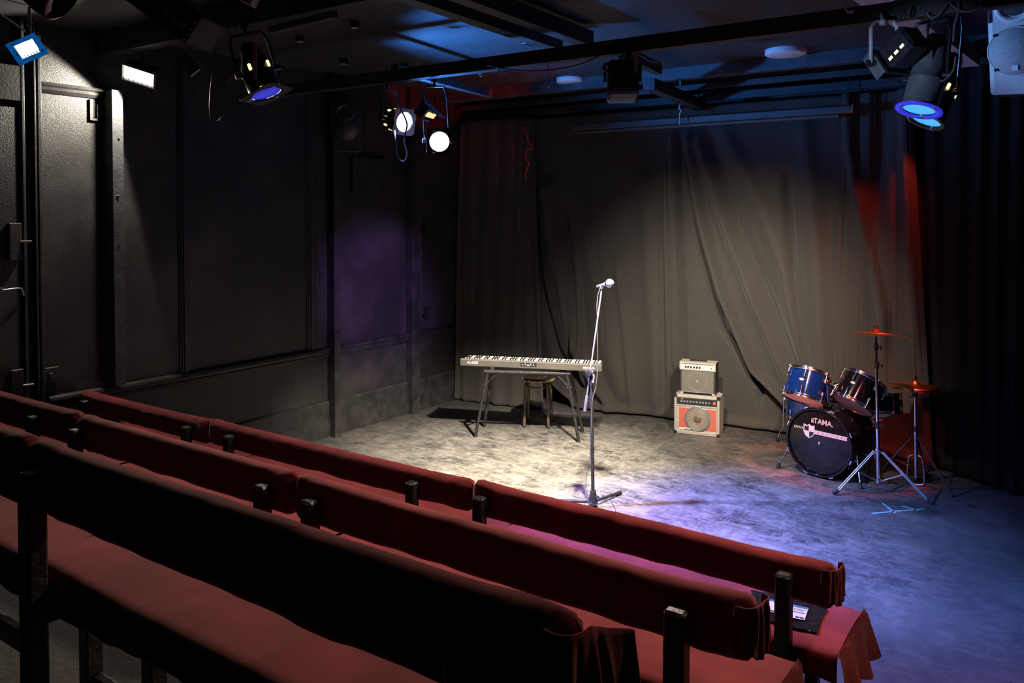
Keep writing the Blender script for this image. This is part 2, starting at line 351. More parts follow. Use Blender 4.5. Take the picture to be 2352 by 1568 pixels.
    def build(s, name, mats, parent=None, local=False, solid=0, bevel=0):
        me = bpy.data.meshes.new(name)
        vs = s.v
        if parent is not None and not local:
            inv = WM[parent.name].inverted(); vs = [inv @ p for p in vs]
        me.from_pydata([tuple(p) for p in vs], [], s.f)
        mats = mats if isinstance(mats, (list, tuple)) else [mats]
        for m_ in mats: me.materials.append(M[m_] if isinstance(m_, str) else m_)
        me.polygons.foreach_set('material_index', s.mi); me.polygons.foreach_set('use_smooth', s.sm); me.update()
        o = bpy.data.objects.new(name, me); COL.objects.link(o)
        if parent is not None: o.parent = parent; WM[o.name] = WM[parent.name].copy()
        else: WM[o.name] = Matrix.Identity(4)
        if solid:
            md = o.modifiers.new('thickness', 'SOLIDIFY'); md.thickness = solid; md.offset = 0
        if bevel:
            md = o.modifiers.new('bevel', 'BEVEL'); md.width = bevel; md.segments = 2; md.limit_method = 'ANGLE'
        return o
def tag(o, label, cat, group=None, kind=None):
    o['label'] = label; o['category'] = cat
    if group: o['group'] = group
    if kind: o['kind'] = kind
    return o
def thing(name, label, cat, loc=(0, 0, 0), rot=None, group=None):
    o = bpy.data.objects.new(name, None); COL.objects.link(o); o.empty_display_size = 0.05
    mw = Matrix.Translation(Vector(loc)) @ (rot if rot else Matrix.Identity(4))
    o.matrix_world = mw; WM[o.name] = mw.copy()
    return tag(o, label, cat, group)
def struct(o): o['kind'] = 'structure'; return o
def rz(a): return Matrix.Rotation(a, 4, 'Z')
def T(x, y, z): return Matrix.Translation((x, y, z))
def text(name, body, size, m, parent, mat4, depth=0.0008, align='CENTER', shear=0, sx=1.0, bold=0.0):
    cu = bpy.data.curves.new(name, 'FONT'); cu.body = body; cu.size = size; cu.extrude = depth; cu.align_x = align; cu.align_y = 'CENTER'; cu.shear = shear; cu.offset = bold
    tmp = bpy.data.objects.new('tmp', cu); COL.objects.link(tmp)
    me = bpy.data.meshes.new_from_object(tmp.evaluated_get(bpy.context.evaluated_depsgraph_get()))
    bpy.data.objects.remove(tmp)
    me.transform(mat4 @ Matrix.Diagonal((sx, 1, 1, 1))); me.materials.clear(); me.materials.append(M[m])
    for p in me.polygons: p.material_index = 0
    o = bpy.data.objects.new(name, me); COL.objects.link(o); o.parent = parent; WM[o.name] = WM[parent.name].copy()
    return o
def smooth_path(pts, k=6):
    pts = [Vector(p) for p in pts]; out = []
    for i in range(len(pts) - 1):
        p0, p1, p2, p3 = pts[max(i - 1, 0)], pts[i], pts[i + 1], pts[min(i + 2, len(pts) - 1)]
        for j in range(k):
            t = j / k
            out.append(0.5 * ((2 * p1) + (p2 - p0) * t + (2 * p0 - 5 * p1 + 4 * p2 - p3) * t * t + (3 * p1 - p0 - 3 * p2 + p3) * t ** 3))
    out.append(pts[-1]); return out
def nz(x, y=0, z=0): return noise.noise(Vector((x, y, z)))
def curve_at(pts, t):
    for (a, b) in zip(pts, pts[1:]):
        if t <= b[0]: 
            u = (t - a[0]) / (b[0] - a[0]); return a[1] + (b[1] - a[1]) * max(0, u)
    return pts[-1][1]

# ================================================================== room shell
WX = -5.686; BY = 8.05; RX = 2.6; FY = -2.2; CZ = 3.3
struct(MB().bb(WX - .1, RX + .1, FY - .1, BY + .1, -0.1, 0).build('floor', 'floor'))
struct(MB().bb(WX - .1, RX + .1, FY - .1, BY + .1, CZ, CZ + .1).build('ceiling', 'ceiling'))
struct(MB().bb(WX - .1, WX, FY, BY, 0, CZ).build('wall_left', 'wall'))
struct(MB().bb(WX, RX, BY, BY + .1, 0, CZ).build('wall_back', 'black_paint'))
struct(MB().bb(RX, RX + .1, FY, BY, 0, CZ).build('wall_right', 'black_paint'))
struct(MB().bb(WX, RX, FY - .1, FY, 0, CZ).build('wall_front', 'black_paint'))
# dado rail, skirting, top moulding along the left wall
def rail(name, y0, y1, z, prof, m='black_paint'):
    mb = MB(); n = len(prof)
    def pt(y): return [(WX + a, y, z + b) for a, b in prof]
    k = 40
    for i in range(k):
        ya, yb = y0 + (y1 - y0) * i / k, y0 + (y1 - y0) * (i + 1) / k
        mb.add(pt(ya) + pt(yb), [(j, j + 1, n + j + 1, n + j) for j in range(n - 1)])
    mb.add(pt(y0), [list(range(n))]); mb.add(pt(y1), [list(range(n))[::-1]])
    return struct(mb.build(name, m))
DP = [(0, .045), (.022, .045), (.045, .035), (.05, .018), (.03, .008), (.022, -.012), (.03, -.02), (.016, -.045), (0, -.05)]
rail('trim_1', 2.68, 7.0, .775, DP)
rail('trim_2', FY, 2.44, .775, DP)
SP_ = [(0, .325), (.014, .325), (.022, .31), (.022, .165), (.034, .160), (.034, 0), (0, 0)]
rail('baseboard_left', 2.68, 6.98, 0, SP_)
MP = [(0, .04), (.03, .04), (.04, .02), (.022, .01), (.032, -.01), (.012, -.03), (0, -.035)]
rail('trim_3', 2.66, 3.085, 2.87, MP)
# curved end of the skirting by the curtain
struct(MB().grid(lambda u, v: (WX + .02 + .05 * v, 6.98 + .015 * math.sin(u * 2), u * .44 - .0 + .0 * v), 8, 2).build('trim_4', 'beam_grey', solid=.012))
# vertical architraves and posts
def vmould(name, y, wdt, z0, z1, steps=3, dep=.03):
    mb = MB()
    for i in range(steps):
        ww = wdt * (1 - i / steps); mb.bb(WX - .001, WX + dep * (i + 1) / steps, y - ww / 2, y + ww / 2, z0, z1)
    return struct(mb.build(name, 'black_paint', bevel=.003))
vmould('trim_5', 3.70, .09, .82, 3.2)
vmould('trim_6', 4.955, .11, .82, 3.2)
vmould('trim_7', 6.42, .03, .82, 3.2, 2, .02)
struct(MB().bb(WX, WX + .015, 5.0, 5.10, .82, 3.2).build('trim_8', 'black_paint'))
def wood_post(name, y0, y1, p, z1, m='black_paint', z0=0):
    mb = MB(); mb.bb(WX - .001, WX + p, y0, y1, z0, z1)
    for i in range(7):
        z = .6 + i * .33 + random.uniform(-.1, .1)
        mb.cyl((WX + p, (y0 + y1) / 2 + random.uniform(-.02, .02), z), (WX + p + .004, (y0 + y1) / 2, z), .006, n=8)
    return struct(mb.build(name, m, bevel=.004))
wood_post('trim_9', 3.085, 3.165, .12, 2.9, 'beam_grey', .83)
wood_post('trim_10', 5.145, 5.215, .10, CZ)
wood_post('trim_11', 6.20, 6.32, .09, CZ)
# door and its frame at far left
dr = MB().bb(WX, WX + .035, 1.55, 2.50, .02, 2.72).build('door_1', 'wall'); struct(dr)
h = MB(); h.box((WX + .05, 2.47, 1.86), (.035, .075, .24), bev=.004); h.box((WX + .05, 2.47, .94), (.035, .075, .2), bev=.004)
h.build('lock_box', 'black_paint', dr)
h = MB(); h.cyl((WX + .06, 2.50, 1.86), (WX + .085, 2.56, 1.86), .009); h.cyl((WX + .06, 2.50, .93), (WX + .08, 2.56, .93), .009)
h.cyl((WX + .035, 2.38, 1.56), (WX + .09, 2.38, 1.56), .014); h.tube([(WX + .09, 2.38, 1.56), (WX + .09, 2.47, 1.565), (WX + .07, 2.50, 1.56), (WX + .05, 2.52, 1.51)], .005)
h.build('door_bolt', 'brushed', dr)
mb = MB()
mb.bb(WX, WX + .05, 2.525, 2.545, 0, CZ); mb.bb(WX, WX + .06, 2.595, 2.61, 0, CZ); mb.bb(WX, WX + .05, 2.625, 2.65, 0, CZ)
mb.bb(WX, WX + .02, 2.51, 2.66, 0, CZ)
struct(mb.build('trim_12', 'black_paint', bevel=.004))
struct(MB().bb(WX, WX + .09, 1.5, 2.50, 2.76, 2.98).build('trim_13', 'black_paint'))
# small fittings on the left wall
def wallbox(name, label, cat, y, z, wy, hz, d, m='black_paint', inner=True):
    t = thing(name, label, cat, (WX, y, z))
    MB().box((WX + d / 2, y, z), (d, wy, hz), bev=.004).build('plate', m, t)
    if inner: MB().box((WX + d + .006, y - .1 * wy, z), (.014, wy * .35, hz * .35), bev=.003).build('switch', m, t)
    return t
t = thing('vent_hole_frame', 'square wooden frame around a broken hole, under the lit moulding on left wall', 'frame', (WX, 3.02, 2.76))
mb = MB()
for a, b, c, d in ((2.985, 3.005, 2.70, 2.83), (2.985, 3.08, 2.685, 2.70), (3.035, 3.08, 2.705, 2.80)): mb.bb(WX, WX + .02, a, b, c, d)
mb.build('frame', 'wall', t)
MB().bb(WX, WX + .004, 3.005, 3.04, 2.71, 2.81).build('hole', 'rubber', t)
wallbox('wall_socket', 'black painted socket plate low on left wall panel beside the door frame', 'socket', 2.70, .96, .095, .11, .03)
wallbox('light_switch', 'black switch plate beside the tall post on left wall', 'switch', 5.075, 1.45, .06, .11, .025, inner=False)
wallbox('junction_box', 'black junction box right of the cut-off wall post', 'box', 3.22, 2.72, .09, .12, .04)
t = wallbox('wall_board', 'square black board on left wall under the hanging speaker', 'board', 5.66, 2.40, .44, .34, .04, inner=False)
t = thing('door_bolt_pair', 'upper metal bolt on left wall next to corner post', 'bolt', (WX, 6.44, 1.85), group='bolts on the left wall')
MB().cyl((WX, 6.44, 1.85), (WX + .05, 6.44, 1.85), .01).box((WX + .02, 6.49, 1.86), (.03, .06, .12)).build('bolt', 'metal_dark', t)
t = thing('door_bolt_pair', 'lower metal bolt on left wall next to corner post', 'bolt', (WX, 6.44, .98), group='bolts on the left wall')
MB().cyl((WX, 6.44, .98), (WX + .05, 6.44, .98), .01).box((WX + .02, 6.50, 1.0), (.03, .05, .13)).build('bolt', 'metal_dark', t)
MB().tube(smooth_path([(WX + .02, 6.40, z + .0) for z in (.84, 1.2, 1.6, 2.0, 2.4, 2.8)]), .008, 6).build('wall_conduit', 'metal_dark')
tag(bpy.data.objects['wall_conduit'], 'thin black pipe running up left wall beside corner post', 'pipe')

# ================================================================== ceiling timbers
def beam(name, p, q, wd, ht, label, m='beam_black'):
    p, q = Vector(p), Vector(q); d = (q - p); L_ = d.length; a = math.atan2(d.y, d.x)
    t = T(p.x, p.y, p.z) @ rz(a)
    o = MB().bb(0, L_, -wd / 2, wd / 2, 0, ht, T=t).build(name, m, bevel=.004)
    return tag(o, label, 'beam')
beam('lighting_beam', (WX + .35, 4.25, 2.955), (RX, 4.25, 3.00), .07, .085, 'long black lighting beam the blue stage lamps hang from')
beam('ceiling_beam', (WX + .02, 6.70, 3.195), (RX, 6.70, 3.195), .10, .105, 'dark grey ceiling beam behind the hanging black box lamp', 'beam_grey')
beam('ceiling_beam', (WX + .02, 6.98, 3.14), (RX, 6.98, 3.14), .05, .05, 'thin black ceiling batten between grey beam and screen case')
beam('ceiling_beam', (WX + .02, 7.26, 3.07), (RX, 7.26, 3.07), .05, .07, 'black ceiling batten nearest above the screen case')
beam('ceiling_beam', (-2.83, .5, 3.15), (-3.0, 4.80, 3.15), .09, .10, 'left one of the two parallel black beams above the lighting beam')
beam('ceiling_beam', (-2.60, .5, 3.15), (-2.76, 4.80, 3.15), .09, .10, 'right one of the two parallel black beams above the lighting beam')
beam('ceiling_beam', (WX + .02, 3.1, 3.14), (-2.75, 3.1, 3.14), .10, .16, 'dark ceiling beam nearest the camera, over the small downlights')
beam('ceiling_beam', (*pz(1428, 132, 3.04).xy, 3.04), (*pz(1512, 172, 3.04).xy, 3.04), .06, .08, 'short dark timber running back from lighting beam behind box lamp')
beam('ceiling_beam', (*pz(1490, 206, 3.0).xy, 3.0), (*pz(1612, 262, 2.97).xy, 2.97), .10, .09, 'reddish brown timber running back above the screen case', 'beam_black')
beam('ceiling_beam', (-4.0, 4.25, 3.02), (-4.18, 5.6, 3.02), .06, .06, 'short blue-lit timber running back above the round stage lamps', 'beam_grey')
beam('ceiling_beam', (-.95, 3.6, 3.1), (-.75, 6.8, 3.1), .16, .12, 'broad pale plank under ceiling behind the right stage lamps', 'pale')
beam('steel_pipe', (*pz(622, 78, 3.06).xy, 3.06), (*pz(770, 42, 3.06).xy, 3.06), .04, .04, 'thin dark pipe under the ceiling between lamps at left', 'beam_grey')
# ceiling discs
for (a, b, lab) in (((1309, 187), .125, 'white round ceiling disc above the red-lit ceiling patch'), ((1805, 123), .155, 'white round ceiling disc at right, the larger in view')):
    c = pz(a[0], a[1], 3.27)
    o = MB().lathe([(0, -.012), (b * .9, -.012), (b, -.004), (b, .03)], 40, T=T(c.x, c.y, 3.27)).build('ceiling_disc', 'disc'); tag(o, lab, 'ceiling fitting', 'round ceiling discs')
dl = [((690, 96), 'left of the group'), ((815, 64), 'above the blue gelled lamp'), ((790, 147), 'above the wall speaker'), ((930, 158), 'at the blue-lit ceiling corner'), ((1105, 60), 'beside the parallel beams')]
for (q, wh) in dl:
    c = pz(q[0], q[1] if q[1] < 200 else 185, 3.255)
    t = thing('downlight', 'small unlit ceiling downlight ' + wh, 'downlight', c, group='small downlights on the ceiling')
    MB().cyl((0, 0, 0), (0, 0, .05), .035, .03, 16).build('body', 'metal_black', t, local=True)
    MB().disc((0, 0, -.001), .022, 16).build('lens', 'disc', t, local=True)
def hook(pts, label, m='brushed', r=.004, name='hook'):
    o = MB().tube(smooth_path(pts, 4), r, 6).build(name, m); return tag(o, label, 'hook' if name == 'hook' else name.split('_')[-1])
hook([py(1258, 146, 4.25), py(1258, 170, 4.25), py(1257, 192, 4.25), py(1260, 200, 4.25)], 'white cord strip hanging off lighting beam over red-lit ceiling', 'rope', .006, 'hanging_cord')
hook([py(1147, 150, 4.2), py(1149, 165, 4.2), py(1144, 160, 4.2), py(1151, 173, 4.2)], 'small metal hook under lighting beam, left of white cord', 'brushed')
hook([py(1098, 172, 4.25), py(1104, 168, 4.25), py(1108, 174, 4.25), py(1102, 176, 4.25)], 'tiny metal ring under lighting beam left of the small hook', 'brushed', .003)
hook([py(1945, 10, 4.2), py(1942, 20, 4.2), py(1950, 28, 4.2), py(1960, 24, 4.2), py(1955, 32, 4.2)], 'twisted wire on front of the lighting beam at right', 'rope', .005)
t = thing('junction_box', 'small black box under ceiling by the two parallel beams', 'box', pz(1222, 100, 3.2)); MB().box((0, 0, .03), (.11, .11, .07), bev=.005).build('body', 'metal_black', t, local=True)

# ================================================================== curtains and screen
def ridge_fn(ridges):
    R_ = []
    for pts, wd, amp in ridges:
        q = [py(x, y, 7.4) for x, y in pts]; q = sorted([(p.z, p.x) for p in q]); R_.append((q, wd, amp))
    def f(x, z):
        s = 0
        for q, wd, amp in R_:
            z0, z1 = q[0][0], q[-1][0]; fade = 1.0
            if z < z0: fade = math.exp(-((z0 - z) / .12) ** 2)
            if z > z1: fade = math.exp(-((z - z1) / .12) ** 2)
            xc = curve_at(q, z); u = (x - xc) / wd
            if abs(u) < 3: s += 1.45 * amp * fade * math.exp(-u * u)
        return s
    return f
RID = ridge_fn([
    ([(1270, 440), (1295, 620), (1325, 800), (1400, 930)], .07, .07), ([(1225, 420), (1245, 640), (1285, 800), (1350, 900)], .05, -.06),
    ([(1350, 560), (1375, 700), (1420, 900)], .10, .04), ([(1480, 420), (1490, 700), (1500, 930)], .09, .035),
    ([(1545, 330), (1548, 600), (1545, 830)], .035, .05), ([(1560, 330), (1562, 820)], .02, -.04),
    ([(1585, 330), (1600, 480), (1650, 680), (1720, 860), (1840, 985)], .045, .09), ([(1580, 400), (1610, 600), (1650, 760), (1730, 900)], .03, -.07),
    ([(1605, 330), (1650, 500), (1720, 700), (1800, 900)], .05, .05), ([(1630, 330), (1690, 520), (1760, 700), (1830, 880)], .06, -.05),
    ([(1660, 300), (1740, 470), (1800, 640), (1840, 850)], .09, .05), ([(1800, 420), (1815, 650), (1850, 900)], .05, -.06),
    ([(1850, 300), (1870, 600), (1880, 900)], .08, .05), ([(1305, 500), (1318, 700), (1312, 880)], .025, -.05), ([(1330, 600), (1345, 900)], .03, .04),
    ([(1420, 640), (1445, 930)], .035, .028), ([(1385, 560), (1400, 760)], .02, .02), ([(1530, 420), (1528, 860)], .02, .035), ([(1515, 500), (1512, 930)], .03, -.03),
])
def path_pt(pts, u):
    n = len(pts) - 1; k = min(int(u * n), n - 1); t = u * n - k
    p0, p1, p2, p3 = pts[max(k - 1, 0)], pts[k], pts[k + 1], pts[min(k + 2, n)]
    return .5 * ((2 * p1) + (p2 - p0) * t + (2 * p0 - 5 * p1 + 4 * p2 - p3) * t * t + (3 * p1 - p0 - 3 * p2 + p3) * t ** 3)
def curtain(name, label, bottom, top, ztop, zbot, folds, nu=260, nv=120, m='cloth', hem=.04, seed=0, rid=None, nfold=9, famp=.03):
    B = [Vector((*p, 0)) for p in bottom]; Tp = [Vector((*p, 0)) for p in top]
    def fn(u, v):
        b = path_pt(B, u); t_ = path_pt(Tp, u)
        zb = zbot(u) if callable(zbot) else zbot
        z = zb + (ztop - zb) * v
        p = b.lerp(t_, v)
        d = famp * math.sin(u * nfold * 2 * PI + seed + .8 * math.sin(v * 2 + u * 7)) * (.5 + .5 * nz(u * 4 + seed, v * .8))
        d += .035 * nz(u * 7 + seed, v * 1.1, 3) + .01 * nz(u * 26, v * 2.2, seed)
        if rid: d += rid(p.x, z)
        if hem and z < .14: d += hem * math.exp(-((z - .035) / .045) ** 2) * (.7 + .5 * nz(u * 12, 0, seed)) - .0
        return (p.x, p.y - d - .02, z)
    o = MB().grid(fn, nu, nv).build(name, m, solid=.006); tag(o, label, 'curtain'); return o
cl = curtain('stage_curtain', 'narrow black cloth curtain hanging beside the left wall', [(-5.64, 6.96), (-5.3, 7.0), (-4.95, 7.05), (-4.62, 7.16)], [(-5.66, 7.08), (-5.3, 7.16), (-4.95, 7.2), (-4.80, 7.24)], 3.05, .012, 0, 160, 100, seed=2, nfold=6, hem=0)
cm = curtain('stage_curtain', 'wide black cloth backdrop behind keyboard and amplifiers, pleated down its middle', [(-4.82, 7.36), (-4.3, 7.38), (-3.99, 7.46), (-3.4, 7.56), (-2.69, 7.64), (-2.28, 7.66), (-1.85, 7.6)], [(-4.98, 7.36), (-4.4, 7.4), (-3.9, 7.42), (-3.2, 7.43), (-2.7, 7.44), (-2.2, 7.44), (-1.72, 7.44)], 3.05, lambda u: .02 + .42 * max(0, 1 - u / .16) ** 1.3, 0, 420, 150, seed=5, rid=RID, nfold=5, famp=.018, hem=.07)
def swag(x, z):
    s = 0
    q = sorted([(py(a, b, 7.4).z, py(a, b, 7.4).x) for a, b in ((1950, 330), (1985, 520), (2030, 720))]); s += .10 * math.exp(-((x - curve_at(q, z)) / .05) ** 2) * (1 if z > 1.2 else math.exp(-((1.2 - z) / .4) ** 2))
    q = sorted([(py(a, b, 7.4).z, py(a, b, 7.4).x) for a, b in ((1965, 260), (2000, 380), (2035, 420), (2060, 300))]); 
    q = sorted([(py(a, b, 7.4).z, py(a, b, 7.4).x) for a, b in ((2040, 260), (2015, 400), (2000, 520))]); s -= .08 * math.exp(-((x - curve_at(q, z)) / .07) ** 2) * (1 if z > 1.8 else math.exp(-((1.8 - z) / .3) ** 2))
    q = sorted([(py(a, b, 7.4).z, py(a, b, 7.4).x) for a, b in ((2085, 260), (2088, 420), (2095, 560), (2110, 760))]); s += .10 * math.exp(-((x - curve_at(q, z)) / .06) ** 2) * (1 if z > 1.3 else math.exp(-((1.3 - z) / .35) ** 2))
    return s
cr = curtain('stage_curtain', 'black cloth curtain behind the drum kit, red light in its top folds', [(-1.88, 7.58), (-1.6, 7.5), (-1.3, 7.42), (-1.0, 7.28)], [(-1.74, 7.40), (-1.55, 7.40), (-1.35, 7.38), (-1.2, 7.34)], 3.05, .015, 0, 200, 130, seed=9, rid=swag, nfold=3, famp=.01, hem=.03)
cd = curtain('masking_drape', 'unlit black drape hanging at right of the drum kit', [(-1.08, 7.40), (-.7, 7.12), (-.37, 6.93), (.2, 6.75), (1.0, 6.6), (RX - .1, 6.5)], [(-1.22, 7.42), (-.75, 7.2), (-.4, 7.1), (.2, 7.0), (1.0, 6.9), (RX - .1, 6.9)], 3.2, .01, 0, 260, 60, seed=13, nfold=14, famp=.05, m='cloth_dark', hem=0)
# screen case
t = thing('screen_case', 'long grey roller screen case hung in front of the backdrop', 'screen case', (-2.93, 7.15, 2.88))
a, b = py(1320, 296, 7.15), py(1963, 254, 7.15)
mb = MB().bb(a.x, b.x, 7.11, 7.19, 2.865, 2.925, bev=.008); mb.build('case', 'screen_case', t)
MB().cyl((a.x + .02, 7.15, 2.85), (b.x - .12, 7.15, 2.85), .017).build('roller', 'screen_case', t)
MB().bb(b.x - .012, b.x, 7.10, 7.20, 2.86, 2.93, bev=.003).build('end_cap', 'red_cord', t)
for x in (a.x + .03, b.x - .05): MB().tube([(x, 7.15, 2.92), (x, 7.15, 3.3)], .004, 6).build('hanger', 'metal_dark', t)
hook([Vector((py(1562, 238, 7.0).x, 7.0, 3.3)), py(1562, 238, 7.0), py(1559, 248, 7.0), py(1565, 254, 7.0), py(1561, 262, 7.0), py(1561, 286, 7.0)], 'pale cord with hook in front of screen case', 'rope', .006, 'hanging_cord')
rc = [py(x, y, 6.85) for x, y in ((1188, 290), (1206, 300), (1214, 325), (1223, 338), (1210, 345), (1208, 360), (1214, 376), (1209, 392), (1208, 412))]
tag(MB().tube(smooth_path(rc, 3), .006, 6).build('red_cord', 'red_cord'), 'thin kinked red cord hanging by top of left curtain', 'cord')
tag(MB().tube([(rc[0].x, rc[0].y, 3.3), rc[0]], .004, 6).tube([rc[0], rc[0] + Vector((.09, 0, 0))], .012, 6).build('cord_bracket', 'metal_dark'), 'dark bracket holding top of the red cord', 'bracket')

# ================================================================== tiers and benches
struct(MB().bb(WX, -.72, FY, 2.80, 0.0, .30).build('floor_tier_1', 'concrete'))
struct(MB().bb(WX, -.68, FY, 1.80, .30, .63).build('floor_tier_2', 'concrete'))
def bench(x0, x1, Y, zt, zp, zs, zf, posts, label, seatd=.33, endR='wrap', hemseed=0, seatx=None):
    t = thing('bench', label, 'bench', ((x0 + x1) / 2, Y, zf), group='red covered audience benches')
    th = .072; H = zt - zp; L_ = x1 - x0
    prof = []
    n = 10
    r = th / 2
    for i in range(n + 1):  # over the rounded top from rear (camera side) to front
        a = PI - PI * i / n; prof.append((r + r * math.cos(a), -r + r * math.sin(a)))
    prof = [(0, -H + .02), (0, -H * .66), (0, -H * .33)] + prof + [(th, -H * .4), (th, -H * .7), (th, -H + .02), (th * .75, -H), (th * .25, -H)]
    m_ = len(prof)
    def fn(u, v):
        k = int(round(v * m_)) % m_
        y, z = prof[k]
        x = x0 + L_ * u; e = min(u * L_, (1 - u) * L_)
        f = min(1, e / .035); f = math.sqrt(max(0.02, 1 - (1 - f) ** 2))
        cy_, cz_ = th / 2, -H / 2
        y = cy_ + (y - cy_) * f; z = cz_ + (z - cz_) * (1 - (1 - f) * .35)
        wv = .004 * nz(x * 3 + hemseed, k * .15) + .0035 * nz(x * 14, k * .25, hemseed)
        ends = math.exp(-(e / .14) ** 2)
        wv += ends * .010 * nz(x * 22, k * .7, hemseed)
        if k > 2 and k < 14: z += .006 * nz(x * 1.7 + hemseed, 1) + ends * .006
        if k == 0 or k > m_ - 5: z += .010 * nz(x * 6 + hemseed, 4)
        return (x, Y + y - (wv if y < cy_ else -wv), zt + z)
    mb = MB().grid(fn, int(L_ * 60), m_, wrapv=True)
    c0 = [fn(0, k / m_) for k in range(m_)]; c1 = [fn(1, k / m_) for k in range(m_)]
    mb.add(c0, [list(range(m_))]); mb.add(c1, [list(range(m_))[::-1]])
    mb.build('backrest', 'red_cloth', t)
    # seat pad with its cloth hanging over both long edges
    sx0, sx1 = seatx if seatx else (x0 + .01, x1 + .01)
    sp = [(0.0, -.10), (0.0, -.05), (.004, -.018), (.016, -.003), (.04, 0), (seatd * .35, .004), (seatd * .65, .004), (seatd - .04, 0), (seatd - .012, -.006), (seatd, -.03), (seatd, -.10)]
    def fs(u, v):
        k = int(round(v * (len(sp) - 1))); y, z = sp[k]; x = sx0 + (sx1 - sx0) * u
        if k == 0: z += .03 * nz(x * 2.2 + hemseed, 7) + .012 * nz(x * 11, 8)
        if k == len(sp) - 1: z += .02 * nz(x * 5, 9)
        if 2 <= k <= 8: z += .006 * nz(x * 2.5, y * 6, hemseed) + .0025 * nz(x * 16, y * 3, 2)
        y += .008 * nz(x * 1.8 + hemseed, 5) * (1 if k < 4 else 0) + .003 * nz(x * 15, 1) * (1 if k < 3 else 0)
        return (x, Y + .005 + y, zs + z)
    mb = MB().grid(fs, int((sx1 - sx0) * 55), len(sp) - 1)
    # hanging end flaps with pleats
    for sgn, xe in (((1, sx1),) if x1 > -.8 else ()):
        def fe(u, v, xe=xe, sgn=sgn):
            y = seatd * u; dz = .17 + .05 * nz(u * 4, hemseed, sgn)
            out = .008 + .020 * v * (1 + math.sin(u * 17 + hemseed)) + .015 * v
            return (xe + sgn * out * (0 if v == 0 else 1), Y + .005 + y + .03 * v * (u - .5), zs - .0 - dz * v)
        mb.grid(fe, 40, 10)
    mb.build('seat', 'red_cloth', t)
    MB().bb(sx0 + .02, sx1 - .02, Y + .03, Y + seatd - .02, zs - .05, zs - .012).build('seat_board', 'post_black', t)
    for p in posts:
        MB().bb(p - .027, p + .027, Y - .052, Y - .004, zf, zt - .045, bev=.007).build('post', 'post_black', t)
        MB().bb(p - .025, p + .025, Y + seatd - .08, Y + seatd - .03, zf, zs - .05, bev=.005).build('leg', 'post_black', t)
        MB().bb(p - .02, p + .02, Y - .004, Y + seatd - .08, zs - .12, zs - .05, bev=.004).build('bearer', 'post_black', t)
    MB().bb(posts[0] if len(posts) > 1 else x0 + .1, posts[-1], Y + .10, Y + .13, zf + .2, zf + .26, bev=.004).build('stretcher', 'post_black', t)
    return t
Y1, Y2, Y3 = 2.87, 1.85, .95
bench(-5.655, -4.21, Y1, .828, .69, .555, 0, (-5.53, -4.356), seatd=.39, label= 'red covered bench of the front row, the one against the left wall', hemseed=1)
bench(-4.20, -2.26, Y1, .838, .70, .555, 0, (-3.953, -2.573), seatd=.39, label= 'middle red covered bench of the front row', hemseed=2)
b1 = bench(-2.248, -.69, Y1, .846, .70, .555, 0, (-2.176, -.851), 'right-hand red bench of the front row, with taped notices on its seat', hemseed=3, seatx=(-2.24, -.68), seatd=.40)
bench(-5.62, -3.69, Y2, 1.148, 1.0, .875, .30, (-5.45, -4.004), 'left red covered bench of the middle row, cut by the picture edge', hemseed=4)
bench(-3.68, -2.235, Y2, 1.146, 1.0, .875, .30, (-3.62, -2.346), 'middle red covered bench of the middle row', hemseed=5)
b2 = bench(-2.225, -.625, Y2, 1.143, .995, .875, .30, (-2.10, -.80), 'right-hand red covered bench of the middle row', hemseed=6)
bench(-3.78, -2.165, Y3, 1.482, 1.315, 1.19, .63, (-3.6, -2.36), 'short visible end of red bench at left picture edge, nearest row', hemseed=7)
b3 = bench(-2.155, -.575, Y3, 1.482, 1.315, 1.19, .63, (-2.035, -.73), 'nearest red covered bench, its end cloth hanging in long pleats', hemseed=8)
# the loose cloth gathered round the right end of each row
def end_cloth(parent, xe, Y, zt, length, flare, nple, m, amp):
    P = [Vector(p) for p in ((xe - .035, Y - .003, 0), (xe - .010, Y - .006, 0), (xe + .008, Y + .012, 0), (xe + .010, Y + .045, 0), (xe + .012, Y + .08, 0), (xe + .012 - .02, Y + .09, 0))]
    if flare: P[-1] = Vector((xe + .035, Y + .125, 0))
    def f(u, v):
        p = path_pt(P, u); q = path_pt(P, min(1, u + .01)); d = (q - path_pt(P, max(0, u - .01))).normalized(); n_ = Vector((d.y, -d.x, 0))
        g = math.sin(PI * min(1, v * 3) / 2)
        o = g * amp * (math.sin(u * nple * 2 * PI + 1.5 * v) + .5 * math.sin(u * nple * 3.3 * PI + 2)) + flare * v * (u - .15) + .004
        drop = .008 * (abs(u - .45) * 2) ** 2 if not flare else .012 + .13 * max(0, u - .55)
        return (p.x + n_.x * o, p.y + n_.y * o, zt - .004 - drop * (1 - v) * .6 - (length * (.92 + .16 * nz(u * 6, xe))) * v + .006 * g)
    mb = MB().grid(f, 110, 24)
    mb.build('cover_fold', m, parent, solid=.003)
end_cloth(b3, -.575, Y3, 1.486, .36, .05, 4, 'red_trim', .010)
end_cloth(b2, -.628, Y2, 1.143, .135, 0, 6, 'red_trim', .005)
end_cloth(b1, -.694, Y1, .846, .135, 0, 6, 'red_trim', .005)
